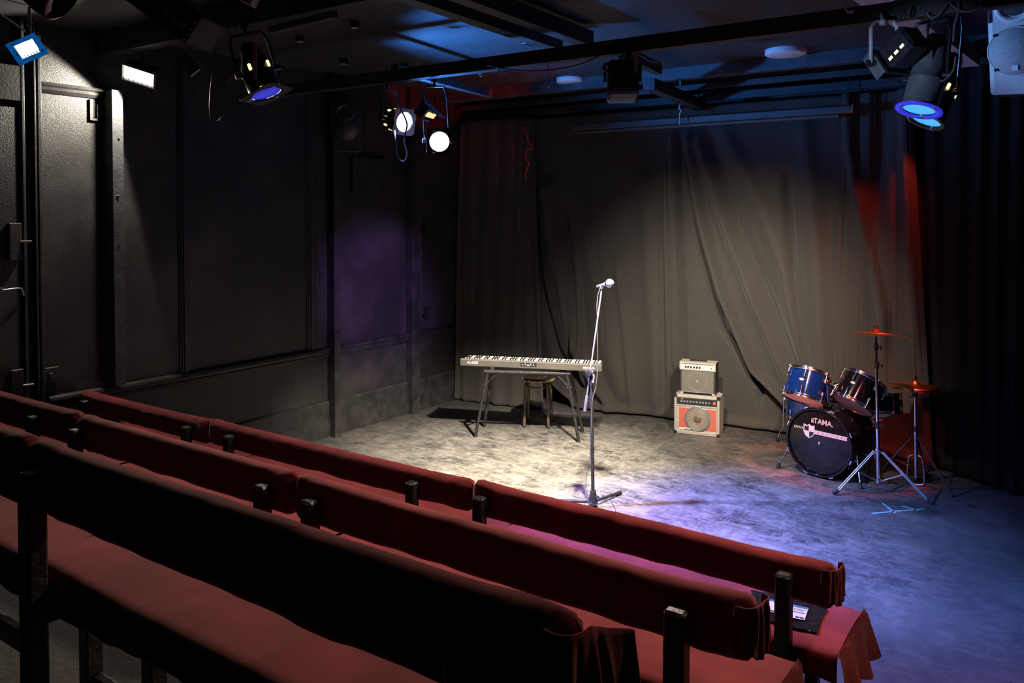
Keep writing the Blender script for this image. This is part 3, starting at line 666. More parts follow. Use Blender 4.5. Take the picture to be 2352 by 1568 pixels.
# black plastic sheet taped to the front seat, with two paper notices
def on_seat(x, y, z=.0): return pz(x, y, .562)
sheet = [(1724, 1357), (1762, 1362), (1812, 1374), (1860, 1384), (1902, 1399), (1888, 1420), (1878, 1454), (1830, 1444), (1780, 1430), (1742, 1420), (1738, 1390)]
pl = thing('plastic_sheet', 'shiny black plastic sheet taped on the front bench seat', 'sheet', on_seat(1810, 1405))
S = [on_seat(*q) for q in sheet]
c = sum(S, Vector()) / len(S)
mb = MB()
def rad(u, v):
    k = u * (len(S)); i = int(k) % len(S); tt = k - int(k); e = S[i].lerp(S[(i + 1) % len(S)], tt); p = c.lerp(e, v)
    return (p.x, p.y, .566 + .0035 * nz(p.x * 40, p.y * 40))
mb.grid(rad, 55, 8); mb.build('sheet', 'plastic_sheet', pl)
def notice(corners, label, blocks):
    P = [pz(x, y, .571) for x, y in corners]
    t = thing('paper_notice', label, 'notice', P[0], group='paper notices on the front bench')
    def at(u, v, z): p = P[0].lerp(P[1], u).lerp(P[3].lerp(P[2], u), v); return (p.x, p.y, z)
    mb = MB(); mb.add([at(0, 0, .571), at(1, 0, .571), at(1, 1, .571), at(0, 1, .571), at(0, 0, .5715), at(1, 0, .5715), at(1, 1, .5715), at(0, 1, .5715)], [(0, 1, 2, 3), (7, 6, 5, 4), (0, 4, 5, 1), (1, 5, 6, 2), (2, 6, 7, 3), (3, 7, 4, 0)])
    mb.build('paper', 'paper', t)
    for (u0, v0, u1, v1, m_) in blocks:
        MB().add([at(u0, v0, .5722), at(u0, v1, .5722), at(u1, v1, .5722), at(u1, v0, .5722)], [(0, 1, 2, 3)]).build('print', m_, t)
notice([(1760, 1374), (1800, 1383), (1788, 1409), (1748, 1400)], 'white paper notice left of the bench post, on black plastic sheet', [(0.03, .02, .97, .14, 'ink_blue'), (.05, .86, .95, .95, 'ink_navy')])
notice([(1820, 1388), (1857, 1396), (1848, 1424), (1808, 1416)], 'white paper notice right of the bench post, on black plastic sheet', [(0.03, .02, .97, .15, 'ink_blue'), (.1, .25, .9, .29, 'ink_grey'), (.1, .36, .8, .39, 'ink_grey'), (.1, .5, .9, .54, 'ink_navy'), (.45, .84, .65, .95, 'ink_navy'), (.7, .84, .93, .95, 'ink_navy')])
t = thing('seat_marking', 'small white scrawled marking on front row seat', 'marking', pz(615, 1071, .563))
mb = MB(); 
for i, (a, b) in enumerate((((604, 1069), (612, 1073)), ((609, 1074), (616, 1068)), ((618, 1070), (626, 1073)), ((622, 1068), (632, 1071)))):
    mb.tube([pz(*a, .563), pz(*b, .563)], .0025, 5)
mb.build('strokes', 'white', t)

# ================================================================== digital piano, its stand and stool
A = Vector((-4.623, 5.756, 0)); B_ = Vector((-3.447, 6.237, 0)); ka = math.atan2(B_.y - A.y, B_.x - A.x); KL = 1.275
kb = thing('digital_piano', 'grey digital piano with white keys, resting on the black folding stand', 'piano', (A.x, A.y, .668), rz(ka))
mb = MB()   # local: x along, y depth away from the camera, z up; rear panel at y=0
prof = [(0, .006), (.004, 0), (.285, 0), (.29, .006), (.29, .034), (.052, .034), (.050, .062), (.012, .066), (0, .062)]
n = len(prof)
mb.add([(0, y, z) for y, z in prof] + [(KL, y, z) for y, z in prof], [list(range(n)), list(range(n, 2 * n))[::-1]] + [(i, n + i, n + (i + 1) % n, (i + 1) % n) for i in range(n)])
mb.build('case', 'silver_plastic', kb, local=True, bevel=.003)
mb = MB().bb(-.001, .016, 0.02, .288, .02, .050, bev=.004).bb(KL - .016, KL + .001, 0.02, .288, .02, .050, bev=.004); mb.build('end_cheek', 'plastic_black', kb, local=True)
MB().bb(0.004, KL - .004, -.0015, .008, .054, .0655).build('edge_strip', 'silver_lite', kb, local=True)
KW = (KL - .05) / 52
wk = MB().bb(.0006, KW - .0006, 0, .15, 0, .022, bev=.002)
bk = MB().bb(-.0055, .0055, 0, .095, 0, .012, bev=.002)
o0 = b0 = None
for i in range(52):
    if o0 is None: o0 = wk.build('white_key', 'key_white', kb, local=True); o = o0
    else: o = o0.copy(); COL.objects.link(o); o.parent = kb
    o.location = (.025 + i * KW, .056, .040)
    if i < 51 and (51 - i) % 7 not in (0, 3):
        if b0 is None: b0 = bk.build('black_key', 'key_black', kb, local=True); o = b0
        else: o = b0.copy(); COL.objects.link(o); o.parent = kb
        o.location = (.025 + (i + 1) * KW, .054, .0605)
FX = Matrix.Rotation(R(90), 4, 'X')
text('logo', 'ALESIS', .031, 'white', kb, T(.115, -.0022, .034) @ FX, sx=1.2, bold=.0006)
text('logo', 'RECITAL', .022, 'white', kb, T(1.165, -.0022, .030) @ FX, sx=1.25, bold=.0006)
jp = MB().bb(.555, .70, -.002, .001, .018, .055, bev=.002).build('jack_panel', 'metal_dark', kb, local=True)
mb = MB()
for i, x in enumerate((.575, .60, .625, .65, .675)): mb.cyl((x, -.006, .034 + .006 * (i % 2)), (x, 0, .034 + .006 * (i % 2)), .005, n=10)
mb.bb(.612, .640, -.004, 0, .026, .032); mb.build('jack', 'white', jp, local=True)
# stand
F1, F2, R1, R2 = pz(1092, 1003), pz(1329, 1015), pz(1112, 980), pz(1338, 992)
T1, T2 = pz(1120, 853, .63), pz(1302, 858, .63); dv = (R1 - F1 + R2 - F2) / 2; dv = Vector((dv.x, dv.y, 0)) * .62
T3, T4 = T1 + dv, T2 + dv
st = thing('keyboard_stand', 'black tubular folding stand with four splayed legs under the digital piano', 'stand', ((F1 + F2 + R1 + R2) / 4))
ax = (T2 - T1).normalized()
MB().cyl(T1 - ax * .03, T2 + ax * .03, .017).build('top_bar', 'stand_black', st)
MB().cyl(T3 - ax * .03, T4 + ax * .03, .017).build('top_bar', 'stand_black', st)
MB().cyl(T1 + ax * .03, T3 + ax * .03, .012).cyl(T2 - ax * .03, T4 - ax * .03, .012).build('cross_tube', 'stand_black', st)
for a, b in ((T1, F1), (T2, F2), (T3, R1), (T4, R2)):
    b = b + Vector((0, 0, .012)); e = a + (b - a).normalized() * .0
    lg = MB().cyl(e, b, .0145).build('leg', 'stand_black', st)
    MB().cyl(b + (a - b).normalized() * .03, b - Vector((0, 0, .012)), .017).build('rubber_foot', 'rubber', lg)
for a, b, s in ((T1, F1, 1), (T2, F2, -1), (T3, R1, 1), (T4, R2, -1)):
    MB().cyl(a + (b - a) * .20, a + ax * .10 * s, .008).cyl(a + (b - a) * .20 - ax * .02, a + (b - a) * .20 + ax * .02, .010).build('brace', 'stand_black', st)
for k, (p, q) in enumerate(((T1, T3), (T2, T4))):
    d = (q - p); s = 1 if k == 0 else -1
    MB().bb(-.02, .02, 0, d.length, .012, .038, T=Matrix.Translation(p + ax * .04 * s) @ rz(math.atan2(d.y, d.x) - PI / 2), bev=.004).build('support_pad', 'rubber', st)
# stool
sc_ = pz(1232, 869, .455)
so = thing('stool', 'round black stool with worn brass-edged seat, under the digital piano', 'stool', (sc_.x, sc_.y + .03, 0), rz(R(25)))
MB().lathe([(0, .438), (.150, .438), (.156, .443), (.158, .450), (.154, .457), (.145, .460), (0, .458)], 48).build('seat', ['worn_red'], so, local=True)
MB().lathe([(.150, .437), (.157, .4405), (.1605, .450), (.157, .4575), (.151, .460)], 48).build('seat_rim', 'worn_gold', so, local=True)
random.seed(3)
mb = MB()
for (x, y, r) in ((.01, .02, .014), (.05, -.03, .007), (.06, .05, .018), (.02, -.06, .006)): mb.prism([(x + r * 1.3 * math.cos(a) * random.uniform(.6, 1), y + r * math.sin(a) * random.uniform(.6, 1)) for a in [k * PI / 4 for k in range(8)]], .0008, z0=.4598)
mb.build('paint_chip', 'gold', so, local=True)
for a in range(4):
    an = PI / 4 + a * PI / 2; c, s = math.cos(an), math.sin(an)
    lg = MB().tube(smooth_path([(c * .06, s * .06, .428), (c * .115, s * .115, .425), (c * .142, s * .142, .405), (c * .15, s * .15, .36), (c * .165, s * .165, .01)], 5), .0135, 12).build('leg', 'worn_leg', so, local=True)
    MB().cyl((c * .1655, s * .1655, 0), (c * .165, s * .165, .02), .016).build('foot_cap', 'rubber', lg, local=True)
MB().tube([(.118 * math.cos(i * PI / 16), .118 * math.sin(i * PI / 16), .385) for i in range(32)], .007, 8, closed=True).build('ring', 'worn_gold', so, local=True)

# ================================================================== microphone and stand
MY = 4.99; b = pz(1362, 1164); base = Vector((b.x, b.y, 0))
ms = thing('microphone_stand', 'black boom microphone stand on a folding tripod base', 'microphone stand', base)
piv = py(1356, 855, MY); top = py(1382, 664, MY); cw = py(1345, 931, MY); mid = py(1359, 915, MY)
MB().tube([base + Vector((0, 0, .06)), mid], .0125, 14).build('lower_tube', 'stand_black', ms)
MB().cyl(mid - Vector((0, 0, .07)), mid + Vector((0, 0, .03)), .0175).cyl(mid + Vector((0, 0, .03)), mid + Vector((0, 0, .042)), .014).build('clutch', 'stand_black', ms)
MB().cyl(mid + Vector((0, 0, .03)), piv, .009).build('upper_tube', 'stand_black', ms)
bd = (top - cw).normalized()
MB().cyl(cw + bd * .03, top, .0055).build('boom_arm', 'boom', ms)
MB().cyl(cw - bd * .04, cw + bd * .07, .011, .010).build('counterweight', 'metal_grey', ms)
cl_ = MB().cyl(piv + Vector((-.03, 0, .0)), piv + Vector((.03, 0, .0)), .018).cyl(piv + Vector((0, -.028, 0)), piv + Vector((0, .028, 0)), .022, n=20).build('boom_clamp', 'stand_black', ms)
MB().tube([piv + Vector((.02, -.01, .0)), piv + Vector((.034, -.01, -.02)), piv + Vector((.028, -.01, -.06))], .007, 8).cyl(piv + Vector((.022, -.01, -.062)), piv + Vector((.034, -.01, -.066)), .009).build('wing_lever', 'metal_grey', cl_)
MB().cyl(base + Vector((0, 0, .028)), base + Vector((0, 0, .115)), .034, .020, 20).build('hub', 'plastic_black', ms)
for q in (pz(1416, 1139), pz(1322, 1160), base + Vector((.05, -.30, 0))):
    d = (q - base).normalized(); e = base + d * .33
    lg = MB().cyl(base + d * .02 + Vector((0, 0, .035)), e + Vector((0, 0, .016)), .011).build('leg', 'stand_black', ms)
    MB().cyl(e + d * -.03 + Vector((0, 0, .0165)), e + d * .012 + Vector((0, 0, .014)), .0145).build('rubber_foot', 'rubber', lg)
MB().cyl(base + Vector((.03, -.01, .08)), base + Vector((.055, -.015, .085)), .006).build('leg_knob', 'plastic_black', ms)
mp = py(1386, 652, MY)
mc = thing('microphone', 'vocal microphone with silver ball grille clipped to top of the boom', 'microphone', mp)
md_ = (py(1404, 650, MY - .06) - py(1382, 656, MY)).normalized(); q = py(1398, 651, MY)
MB().cyl(q - md_ * .15, q - md_ * .02, .0095, .016, 18).build('body', 'metal_grey', mc)
Tm = Matrix.Translation(q + md_ * .010) @ md_.to_track_quat('Z', 'Y').to_matrix().to_4x4() @ Matrix.Scale(1.22, 4)
MB().lathe([(0, .030), (.010, .028), (.019, .020), (.0245, .008), (.025, 0), (.024, -.008), (.019, -.020), (.017, -.026)], 24, T=Tm).build('ball_grille', 'brushed', mc)
MB().lathe([(.0255, -.004), (.0262, 0), (.0255, .004)], 24, T=Tm).build('grille_band', 'chrome', mc)
MB().cyl(top, top + bd * .03, .010).cyl(top + bd * .02, q - md_ * .06, .011).build('clip', 'plastic_black', mc)
cp = [q - md_ * .15, py(1379, 657, MY), py(1373, 680, MY - .01), py(1371, 705, MY - .01), py(1372, 735, MY), py(1371.5, 765, MY + .01), py(1373, 800, MY + .012), py(1372, 850, MY + .02), py(1368, 890, MY), py(1360, 925, MY - .02), py(1357.5, 1000, MY - .02), py(1356, 1040, MY - .02), py(1350, 1075, MY - .02), py(1345, 1120, MY - .03), py(1348, 1145, MY - .06), pz(1362, 1164, .012), pz(1385, 1172, .008), pz(1400, 1178, .008), pz(1411, 1178, .008), pz(1413, 1168, .008), pz(1404, 1152, .01), pz(1390, 1147, .02), pz(1378, 1149, .03)]
tag(MB().tube(smooth_path(cp, 5), .0024, 7).build('microphone_cable', 'cable_grey'), 'thin cable looping down the microphone stand to its base', 'cable')

# ================================================================== amplifiers
a0, a1 = pz(1548, 994), pz(1652, 1005); aa = math.atan2(a1.y - a0.y, a1.x - a0.x); AW = (a1 - a0).length
am = thing('guitar_amplifier', 'cream guitar amplifier with red speaker baffle standing on the floor', 'amplifier', a0, rz(aa))
AH, AD = .365, .235
MB().bb(0, AW, 0, AD, 0, .035, bev=.006).bb(0, AW, 0, AD, AH - .03, AH, bev=.006).bb(0, .022, 0, AD, .02, AH - .01, bev=.005).bb(AW - .022, AW, 0, AD, .02, AH - .01, bev=.005).bb(.01, AW - .01, .02, AD, .02, AH - .02).bb(.01, AW - .01, .006, .03, AH - .105, AH - .092, bev=.002).build('cabinet', 'amp_cream', am, local=True)
cpn = MB().bb(.022, AW - .022, .008, .03, AH - .092, AH - .03).build('control_panel', 'plastic_black', am, local=True)
for i in range(10):
    x = .055 + i * (AW - .13) / 10
    MB().cyl((x + .012, -.004, AH - .06), (x + .012, .01, AH - .06), .0095, .0105, 12).build('knob', 'brushed', cpn, local=True)
MB().bb(AW - .06, AW - .034, .004, .01, AH - .074, AH - .046, bev=.003).build('power_switch', 'grille_red', cpn, local=True)
MB().bb(.06, .085, .004, .01, AH - .045, AH - .036).build('label', 'grille_red', cpn, local=True)
MB().bb(.022, AW - .022, .012, .022, .033, AH - .103).build('grille_surround', 'amp_cream', am, local=True)
gf = MB().bb(.046, AW - .032, .008, .02, .05, AH - .122).build('grille', 'grille_red', am, local=True)
cx, cz = AW * .52, .033 + (AH - .136) / 2
Ts = T(cx, .008, cz) @ Matrix.Rotation(R(90), 4, 'X') @ Matrix.Scale(1.08, 4)
spk = MB().lathe([(.108, -.001), (.108, .004), (.098, .006), (.095, .002)], 48, T=Ts).build('speaker_rim', 'metal_grey', gf, local=True)
MB().lathe([(.095, .003), (.088, .006), (.082, .002), (.078, .004), (.074, .001), (.068, .003), (.064, .0005), (.056, .002), (.052, -.0005), (.044, .001), (.032, -.001)], 48, T=Ts, smooth=False).build('speaker_cone', 'cone', gf, local=True)
MB().lathe([(.034, .001), (.030, .005), (.018, .008), (0, .009)], 32, T=Ts).build('dust_cap', 'cone_dark', gf, local=True)
MB().bb(.048, .150, .003, .009, .043, .060).build('name_plate', 'paper', am, local=True)
MB().bb(.10, .14, .002, .0031, .046, .052).build('name_print', 'plastic_black', am, local=True)
for x in (-.002, AW - .028):
    for z in (-.001, AH - .03): MB().bb(x, x + .03, -.003, .03, z, z + .031, bev=.004).build('corner_guard', 'metal_black', am, local=True)
    for z in (-.001, AH - .03): MB().bb(x, x + .03, AD - .03, AD + .003, z, z + .031, bev=.004).build('corner_guard', 'metal_black', am, local=True)
sw, sh, sd = .33, .30, .17
s0 = a0 + Vector((math.cos(aa), math.sin(aa), 0)) * .042 + Vector((-math.sin(aa), math.cos(aa), 0)) * .03 + Vector((0, 0, AH))
sa = thing('guitar_amplifier', 'small grey-fronted practice amplifier with row of knobs, stacked on the cream amplifier', 'amplifier', s0, rz(aa))
MB().bb(0, sw, .006, sd, .012, sh, bev=.006).build('cabinet', 'amp_black', sa, local=True)
MB().bb(.0, sw, -.002, .012, sh - .075, sh - .002, bev=.003).bb(.0, sw, -.002, sd - .02, sh - .004, sh + .002).build('control_panel', 'amp_cream', sa, local=True)
pn = MB().bb(.012, sw - .012, -.004, .0, sh - .066, sh - .022).build('face_plate', 'white', sa, local=True)
for i, x in enumerate((.06, .082, .107, .137, .162, .187)): MB().cyl((x, -.014, sh - .042), (x, -.003, sh - .042), .0085, n=12).build('knob', 'plastic_black', pn, local=True)
MB().cyl((sw - .035, -.008, sh - .045), (sw - .035, -.003, sh - .045), .006, n=10).build('input_jack', 'plastic_black', pn, local=True)
MB().bb(.018, sw - .018, -.003, .0, sh - .012, sh - .016).build('dark_line', 'plastic_black', sa, local=True)
g2 = MB().bb(.02, sw - .018, .0, .01, .03, sh - .078).build('grille', 'grille_grey', sa, local=True)
Ts = T(sw * .5, -.0005, .125) @ Matrix.Rotation(R(90), 4, 'X')
MB().lathe([(.083, -.001), (.085, .0015), (.088, -.001)], 44, T=Ts).build('speaker_ring', 'cone', g2, local=True)
MB().lathe([(.014, -.001), (.008, .002), (0, .003)], 20, T=Ts).build('dust_cap', 'cone', g2, local=True)
MB().bb(.012, sw - .01, -.001, .006, .022, .030).build('trim_line', 'brushed', sa, local=True)
MB().bb(.08, .24, .06, .085, sh + .006, sh + .014, bev=.003).bb(.08, .09, .06, .085, sh, sh + .01).bb(.23, .24, .06, .085, sh, sh + .01).build('handle', 'metal_black', sa, local=True)
for x in (0.004, sw - .034): MB().bb(x, x + .03, -.004, .03, 0.0, .02, bev=.004).bb(x, x + .03, sd - .04, sd - .005, 0, .02, bev=.004).build('foot', 'amp_cream', sa, local=True)

# ================================================================== drum kit
def lug(x0, z0, z1, ang, r, kind='chrome'):
    c, s = math.cos(ang), math.sin(ang)
    mb = MB(); Tt = rz(ang)
    mb.box((r + .010, 0, (z0 + z1) / 2), (.018, .018, abs(z1 - z0) * .6), T=Tt, bev=.006)
    return mb
def drum(name, label, center, up, rad, depth, shell, top_head, bottom_head, lugs=6, lug_mode='tom', spin=0, group=None, badge_at=None):
    """centre of the shell, axis 'up' towards the batter head"""
    up = Vector(up).normalized()
    side = Vector((1, 0, 0)); side = (side - up * side.dot(up)).normalized(); fwd = up.cross(side)
    rot = Matrix((side, fwd, up)).transposed().to_4x4()
    t = thing(name, label, 'drum', center, rot, group)
    h = depth / 2
    MB().lathe([(rad, -h), (rad, h)], 56).build('shell', shell, t, local=True)
    for sg, mname, nm in ((1, top_head, 'batter_head'), (-1, bottom_head, 'bottom_head')):
        MB().lathe([(0, sg * (h + .004)), (rad - .006, sg * (h + .004)), (rad + .002, sg * (h + .001)), (rad + .003, sg * (h - .008))], 56).build(nm, mname, t, local=True)
        MB().lathe([(rad + .002, sg * (h - .012)), (rad + .010, sg * (h - .012)), (rad + .010, sg * (h - .006)), (rad + .006, sg * (h - .002)), (rad + .006, sg * (h + .010)), (rad + .011, sg * (h + .013)), (rad + .003, sg * (h + .013)), (rad + .002, sg * (h + .004))], 56).build('hoop', 'chrome', t, local=True)
    for k in range(lugs):
        an = spin + 2 * PI * k / lugs; Tt = rz(an)
        for sg in (-1, 1):
            mb = MB().box((rad + .010, 0, sg * (h - .055)), (.020, .017, .040), T=Tt, bev=.007)
            mb.cyl((rad + .013, 0, sg * (h - .04)), (rad + .013, 0, sg * (h + .008)), .0035, n=8, T=Tt)
            mb.cyl((rad + .013, 0, sg * (h + .004)), (rad + .013, 0, sg * (h + .014)), .006, n=8, T=Tt)
            mb.box((rad + .011, 0, sg * (h - .002)), (.012, .014, .014), T=Tt, bev=.003)
            mb.build('lug', 'chrome', t, local=True)
    if 'rack' in name:
        mb = MB()
        for (rr_, an) in ((.06, 250), (.125, 215), (.10, 320), (.125, 262)): mb.disc((rr_ * math.cos(R(an)), rr_ * math.sin(R(an)), -h - .0052), .0065, 14)
        mb.build('damper_dot', 'rubber', t, local=True)
    if badge_at is not None:
        Tb = rz(badge_at) @ T(rad + .0008, 0, .012) @ Matrix.Rotation(R(90), 4, 'Y')
        bg = MB().lathe([(0, .0015), (.017, .0012), (.019, 0)], 28, T=Tb @ Matrix.Diagonal((.62, 1.1, 1, 1))).build('badge', 'gold', t, local=True)
        MB().lathe([(0, .0022), (.011, .0020)], 28, T=Tb @ Matrix.Diagonal((.62, 1.1, 1, 1))).build('badge_centre', 'brushed', bg, local=True)
    return t, rot
# bass drum: local x right, y back, z up, origin on the floor under the front head
bx = Vector((-1.695, 6.505, 0)); BA = -R(12)
bdm = thing('bass_drum', 'big bass drum with black front head lettered in white', 'drum', bx, rz(BA), 'drum kit')
BR, BZ, BDp = .252, .275, .42
Tb = T(0, 0, BZ) @ Matrix.Rotation(R(-90), 4, 'X')   # lathe z -> +y
MB().lathe([(BR, .03), (BR, BDp - .03)], 72, T=Tb).build('shell', 'shell_black', bdm, local=True)
MB().lathe([(0, .012), (BR - .012, .012), (BR - .002, .016), (BR + .004, .028)], 72, T=Tb).build('front_head', 'head_black', bdm, local=True)
MB().lathe([(0, BDp - .012), (BR - .012, BDp - .012), (BR + .004, BDp - .028)], 72, T=Tb).build('rear_head', 'head_white', bdm, local=True)
for y0 in (-.004, BDp - .038):
    hp = MB().lathe([(BR - .002, y0 + .003), (BR + .003, y0), (BR + .013, y0 + .001), (BR + .015, y0 + .006), (BR + .015, y0 + .036), (BR + .010, y0 + .041), (BR + .002, y0 + .041), (BR - .002, y0 + .02), (BR - .002, y0 + .003)], 72, T=Tb).build('hoop', 'shell_black', bdm, local=True)
for k in range(8):
    an = R(22.5 + 45 * k); Tt = Tb @ rz(an)
    for (ya, yb) in ((.0, .12), (BDp, BDp - .12)):
        sg = 1 if yb > ya else -1
        mb = MB().box((BR + .010, 0, ya + sg * .105), (.022, .022, .055), T=Tt, bev=.007).cyl((BR + .017, 0, ya + sg * .08), (BR + .019, 0, ya + sg * .012), .004, n=8, T=Tt)
        mb.box((BR + .020, 0, ya + sg * .012), (.014, .040, .020), T=Tt, bev=.004)
        mb.build('claw_lug', 'chrome', bdm, local=True)
FXm = lambda x, z: T(x, .0105, BZ + z) @ FX
text('logo', 'TAMA.', .058, 'white', bdm, FXm(.035, .158) @ rz(R(-2)), sx=.92, bold=.0012)
mb = MB()
for i in range(3): mb.prism([(-.063 + i * .008, .143), (-.058 + i * .008, .143), (-.056 + i * .008, .176), (-.061 + i * .008, .176)], .0008, T=FXm(0, 0) )
mb.build('logo_mark', 'white', bdm, local=True)
# decorative band and shield on the head
mb = MB()
for i in range(26):
    x = -.055 + i * .0106; mb.prism([(x, .062 - .0), (x + .008, .062), (x + .011, .084), (x + .003, .084)], .0007, T=FXm(0, 0) @ rz(R(-1)))
mb.prism([(-.055, .058), (.222, .058), (.222, .062), (-.055, .062)], .0007, T=FXm(0, 0) @ rz(R(-1))); mb.prism([(-.055, .084), (.222, .084), (.222, .088), (-.055, .088)], .0007, T=FXm(0, 0) @ rz(R(-1)))
for i in range(6): x = -.205 + i * .013; mb.prism([(x, .080), (x + .006, .080), (x + .011, .098), (x + .005, .098)], .0007, T=FXm(0, 0))
mb.build('stripe', 'paper', bdm, local=True)
sh_ = [(-.135, .125), (-.105, .116), (-.088, .128), (-.071, .116), (-.045, .122), (-.045, .065), (-.060, .035), (-.090, .018), (-.120, .035), (-.135, .065)]
shd = MB().prism(sh_, .0009, T=FXm(.01, 0)).build('shield', 'paper', bdm, local=True)
MB().prism([(-.128, .112), (-.108, .106), (-.092, .116), (-.092, .074), (-.128, .074)], .0015, T=FXm(.01, 0)).prism([(-.088, .070), (-.052, .070), (-.056, .050), (-.070, .036), (-.088, .026)], .0015, T=FXm(.01, 0)).build('shield_quarter', 'head_black', shd, local=True)
MB().prism([(-.006, .0), (.010, .004), (.012, -.006), (.004, -.008), (.002, -.022), (-.003, -.010)], .0009, T=FXm(.0, 0)).build('head_sticker', 'white', bdm, local=True)
for sx_, yy in ((-1, .09), (1, .09)):
    e = Vector((sx_ * .335, -.035 + .03, .02)); s = Vector((sx_ * (BR + .01), yy, BZ - .075))
    sp_ = MB().cyl(s, e, .0065).cyl(s + Vector((0, 0, .02)), s - Vector((0, 0, .035)), .014).box(tuple(s), (.03, .05, .04), bev=.008).build('spur', 'chrome', bdm, local=True)
    MB().cyl(e + (s - e).normalized() * .03, e - Vector((0, 0, .02)), .012, .017).build('rubber_foot', 'rubber', sp_, local=True)
# tom holder on the bass drum
MBx = MB().box((.0, .15, BZ + BR + .016), (.07, .07, .035), bev=.012).cyl((0, .15, BZ + BR), (0, .15, .70), .0165)
th_ = MBx.build('tom_holder', 'chrome', bdm, local=True)
MB().cyl((-.05, .15, .705), (.05, .15, .705), .020).box((0, .15, .72), (.05, .045, .04), bev=.008).cyl((-.05, .15, .70), (-.10, .16, .70), .0065).cyl((.05, .15, .70), (.12, .19, .735), .0065).build('holder_clamp', 'chrome', th_, local=True)
def mid_of(x, y, Y): return py(x, y, Y)
c1_ = mid_of(1853, 886, 6.62)
drum('rack_tom', 'left rack tom, shiny blue under the lamp, mounted over the bass drum', c1_, (.10, .42, .90), .152, .215, 'shell', 'head_clear', 'head_clear', 6, spin=R(35), group='drum kit', badge_at=R(268))
c2_ = mid_of(1972, 901, 6.66)
drum('rack_tom', 'right rack tom, black and tilted, its clear lower head glowing red', c2_, (.30, .50, .80), .152, .215, 'shell_black', 'head_clear', 'head_clear', 6, spin=R(20), group='drum kit', badge_at=R(262))
cf = pz(1860, 1020); cf.z = .40
ftm, _ = drum('floor_tom', 'dark blue floor tom on chrome legs, half hidden behind the left rack tom', (cf.x, cf.y, .40), (0, .02, 1), .20, .30, 'shell', 'head_white', 'head_clear', 6, spin=R(55), group='drum kit')
for an in (R(195), R(75), R(315)):
    c, s = math.cos(an), math.sin(an)
    lg = MB().tube([(c * .222, s * .222, .02), (c * .222, s * .222, -.27), (c * .25, s * .25, -.31), (c * .27, s * .27, -.385)], .006, 8).box((c * .212, s * .212, 0), (.03, .03, .05), bev=.006).build('leg', 'chrome', ftm, local=True)
    MB().cyl((c * .268, s * .268, -.37), (c * .271, s * .271, -.40), .013, .016).build('rubber_foot', 'rubber', lg, local=True)
sn = py(2010, 924, 6.95)
snd, _ = drum('snare_drum', 'shallow black snare drum with white head, behind the right rack tom', sn, (-.10, .16, 1), .178, .135, 'shell_black', 'head_white', 'head_clear', 8, spin=R(10), group='drum kit')
ss = thing('snare_stand', 'chrome snare drum stand behind the bass drum', 'stand', (sn.x, sn.y, 0))
mb = MB().cyl((sn.x, sn.y, .10), (sn.x, sn.y, sn.z - .12), .011); mb.build('tube', 'chrome', ss)
for k in range(3):
    an = R(30 + 120 * k); c, s = math.cos(an), math.sin(an)
    MB().tube([(sn.x, sn.y, sn.z - .13), (sn.x + c * .16, sn.y + s * .16, sn.z - .11), (sn.x + c * .195, sn.y + s * .195, sn.z - .075), (sn.x + c * .19, sn.y + s * .19, sn.z - .05)], .006, 8).build('basket_arm', 'chrome', ss)
    MB().cyl((sn.x + c * .01, sn.y + s * .01, .2), (sn.x + c * .26, sn.y + s * .26, .012), .008).cyl((sn.x + c * .24, sn.y + s * .24, .028), (sn.x + c * .265, sn.y + s * .265, .01), .013).build('leg', 'metal_dark', ss)
def wing(p, d, r=.005): return MB().cyl(p, p + d, r).tube([p + d + Vector((0, 0, .016)), p + d * 1.15, p + d + Vector((0, 0, -.016))], .004, 6)
# crash cymbal stand
cyb = Vector((-1.245, 6.44, 0)); f1, f2 = pz(1914, 1137), pz(2141, 1160); f3 = cyb + Vector((-.08, .37, 0))
cs = thing('cymbal_stand', 'chrome tripod cymbal stand in front of the right rack tom', 'stand', cyb, group='drum kit')
ct = py(2012, 768, 6.44); m1 = py(2013.5, 838, 6.44); m2 = py(2014.5, 976, 6.44)
cyt = lambda z: Vector((cyb.x + (ct.x - cyb.x) * z / ct.z, 6.44, z))
MB().cyl(cyt(.075), cyt(m2.z), .0135).build('lower_tube', 'chrome', cs)
MB().cyl(cyt(m2.z), cyt(m1.z), .0105).build('middle_tube', 'chrome', cs)
MB().cyl(cyt(m1.z), cyt(ct.z - .01), .0075).build('upper_tube', 'metal_dark', cs)
for z in (m2.z, m1.z): 
    mb = wing(cyt(z), Vector((.04, -.02, 0))); mb.cyl(cyt(z - .025), cyt(z + .025), .019).build('collar', 'metal_dark', cs)
wing(cyt(ct.z - .09), Vector((.035, -.015, 0))).cyl(cyt(ct.z - .11), cyt(ct.z - .065), .015).build('tilter', 'metal_dark', cs)
hubz, lowz = .30, .08
MB().cyl(cyt(hubz - .02), cyt(hubz + .02), .022).build('hub', 'chrome', cs); MB().cyl(cyt(lowz - .015), cyt(lowz + .015), .020).build('hub', 'chrome', cs)
for f in (f1, f2, f3):
    d = (f - cyb); dn = Vector((d.x, d.y, 0)).normalized(); side = Vector((-dn.y, dn.x, 0))
    lg = MB(); p0 = cyt(hubz) + dn * .03; p1 = f - dn * .03 + Vector((0, 0, .028)); pm = p0.lerp(p1, .48)
    for sgn in (-1, 1): lg.tube([p0 + side * .010 * sgn, p1 + side * .010 * sgn], .0058, 6)
    lgo = lg.build('leg', 'brushed', cs)
    MB().cyl(p1 - dn * .01 + Vector((0, 0, .006)), f + dn * .0 + Vector((0, 0, .014)), .015, .013).build('rubber_foot', 'rubber', lgo)
    MB().tube([cyt(lowz) + dn * .015, pm], .006, 6).build('brace', 'brushed', cs)
